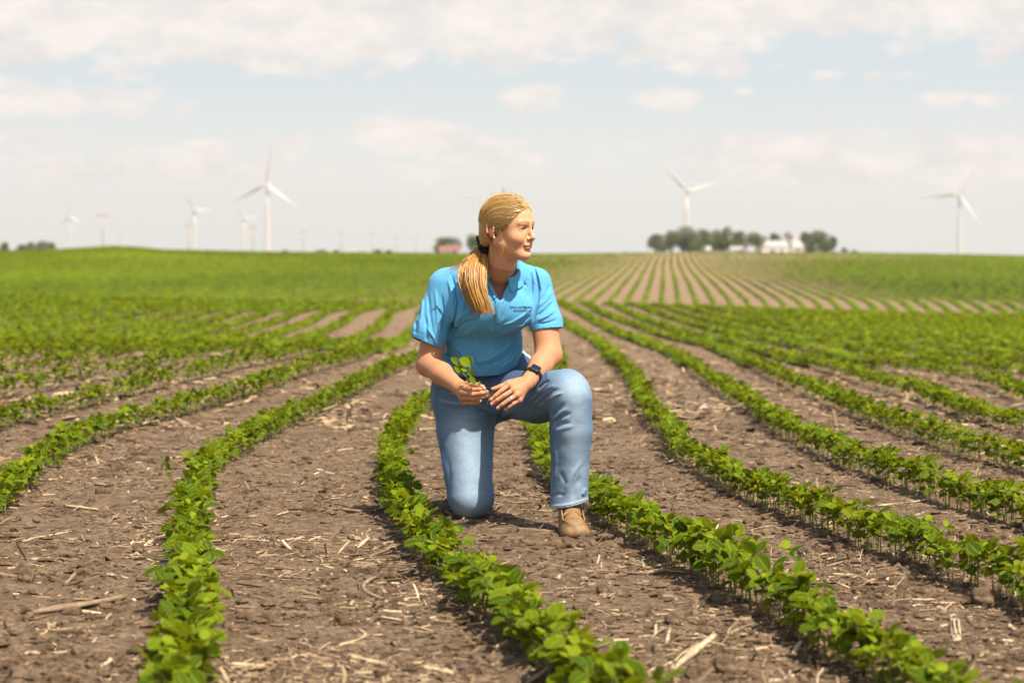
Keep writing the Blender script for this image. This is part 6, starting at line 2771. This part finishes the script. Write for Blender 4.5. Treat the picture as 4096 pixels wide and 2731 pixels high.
for px, tp, wd, Y, lb in ((18, 968, 36, 950, 'small bush at the left edge of the skyline'), (85, 978, 44, 1100, 'low tree clump left of the faint turbine'),
                          (118, 969, 44, 1100, 'hazy tree second in the low clump at the left'), (165, 962, 56, 1100, 'largest hazy tree of the low clump at the left'),
                          (205, 967, 36, 1100, 'last hazy tree of the low clump at the left'), (1140, 1001, 18, 900, 'tiny bush right of the tallest turbine'),
                          (1285, 1000, 44, 1000, 'low bush between the first and second distant poles'), (1345, 1001, 20, 1000, 'small bush beside the second distant pole'),
                          (1440, 999, 30, 1000, 'low bush left of the third distant pole'), (1512, 999, 34, 1000, 'low bush right of the third distant pole'),
                          (1556, 1001, 24, 1000, 'small bush before the fourth distant pole')):
    tree(px, tp, wd, Y, lb, None, 1010, G2, trunk_frac=.02, dens=.5, qs=.7)

M_wwall = simple_mat('white_siding', (.72, .70, .66), .7, var=.06, scale=.6)
M_rroof = simple_mat('red_metal_roof', (.26, .10, .085), .5, var=.1, scale=.6)
M_groof = simple_mat('grey_roof', (.35, .34, .33), .6, var=.1, scale=.6)
M_gtrim = simple_mat('green_trim', (.10, .22, .14), .6)
M_win = simple_mat('dark_window', (.04, .05, .06), .2)


def building(x0, x1, eave_py, ridge_py, Y, depth, label, wall, roof, name='barn', gable_side=False, doors=((.3, .25),), wins=(.7,)):
    A, B_ = at(x0, eave_py, Y), at(x1, eave_py, Y)
    zb = float(min(land(A[0], Y), land(B_[0], Y)))
    c = np.array([(A[0] + B_[0]) / 2, Y, zb])
    w2 = (B_[0] - A[0]) / 2
    he_ = A[2] - zb
    hr = at(x0, ridge_py, Y)[2] - zb
    e = empty(name, tuple(c))
    tag(e, label, name.replace('_', ' '))
    mb = MB()
    if gable_side:      # gable faces the viewer
        V = [(-w2, 0, 0), (w2, 0, 0), (w2, 0, he_), (0, 0, hr), (-w2, 0, he_), (-w2, depth, 0), (w2, depth, 0), (w2, depth, he_), (0, depth, hr), (-w2, depth, he_)]
        mb.add(V, [(0, 1, 2, 4), (1, 6, 7, 2), (5, 0, 4, 9), (6, 5, 9, 7)], [(4, 2, 3), (7, 9, 8)])
    else:
        V = [(-w2, 0, 0), (w2, 0, 0), (w2, 0, he_), (-w2, 0, he_), (-w2, depth, 0), (w2, depth, 0), (w2, depth, he_), (-w2, depth, he_), (-w2, depth / 2, hr), (w2, depth / 2, hr)]
        mb.add(V, [(0, 1, 2, 3), (5, 4, 7, 6), (1, 5, 6, 2), (4, 0, 3, 7)], [(2, 6, 9), (7, 3, 8)])
    obj('wall', mb.me('wall', wall, False), e)
    o_ = .35
    mb = MB()
    if gable_side:
        for s in (-1, 1):
            V = [(s * (w2 + o_), -o_, he_ - o_ * .6), (s * (w2 + o_), depth + o_, he_ - o_ * .6), (0, depth + o_, hr + .06), (0, -o_, hr + .06)]
            V += [(a, b, z + .14) for a, b, z in V]
            mb.add(V, [(0, 1, 2, 3), (4, 5, 6, 7), (0, 1, 5, 4), (1, 2, 6, 5), (2, 3, 7, 6), (3, 0, 4, 7)])
    else:
        for s in (0, 1):
            y0 = -o_ if s == 0 else depth + o_
            V = [(-w2 - o_, y0, he_ - .12), (w2 + o_, y0, he_ - .12), (w2 + o_, depth / 2, hr + .06), (-w2 - o_, depth / 2, hr + .06)]
            V += [(a, b, z + .14) for a, b, z in V]
            mb.add(V, [(0, 1, 2, 3), (4, 5, 6, 7), (0, 1, 5, 4), (1, 2, 6, 5), (2, 3, 7, 6), (3, 0, 4, 7)])
    obj('roof', mb.me('roof', roof, False), e)
    for u, wd in doors:
        mb = MB()
        mb.box((-w2 + 2 * w2 * u, -.06, 0), (-w2 + 2 * w2 * (u + wd), -.005, he_ * .75))
        obj('door', mb.me('door', M_gtrim, False), e)
    for u in wins:
        mb = MB()
        mb.box((-w2 + 2 * w2 * u, -.05, he_ * .5), (-w2 + 2 * w2 * u + 1.1, -.006, he_ * .5 + 1.2))
        obj('window', mb.me('window', M_win, False), e)


building(3046, 3152, 988, 964, FY - 12, 12, 'big white barn with grey roof in the middle of the farmstead', M_wwall, M_groof)
building(3172, 3212, 972, 950, FY - 8, 9, 'tall narrow white farmhouse right of the big barn', M_wwall, M_wwall, 'farmhouse', True, ((.4, .2),), (.15, .68))
building(2924, 2978, 998, 986, FY - 10, 8, 'low white shed under the thin greyish tree', M_wwall, M_groof, 'shed')
building(2795, 2843, 1001, 986, FY - 12, 8, 'small white shed half hidden in the dense grove', M_wwall, M_groof, 'shed')
building(3224, 3262, 980, 962, FY + 2, 8, 'pale cottage under the dark tree right of the farmhouse', M_wwall, M_groof, 'cottage', True)
building(1757, 1836, 1000, 986, 700, 9, 'red-roofed shed with pale walls left of the ponytail', M_wwall, M_rroof, 'shed')
building(1392, 1450, 1006, 1001, 990, 8, 'very low faint roofs on the skyline between distant poles', M_pole, M_groof, 'shed', wins=())
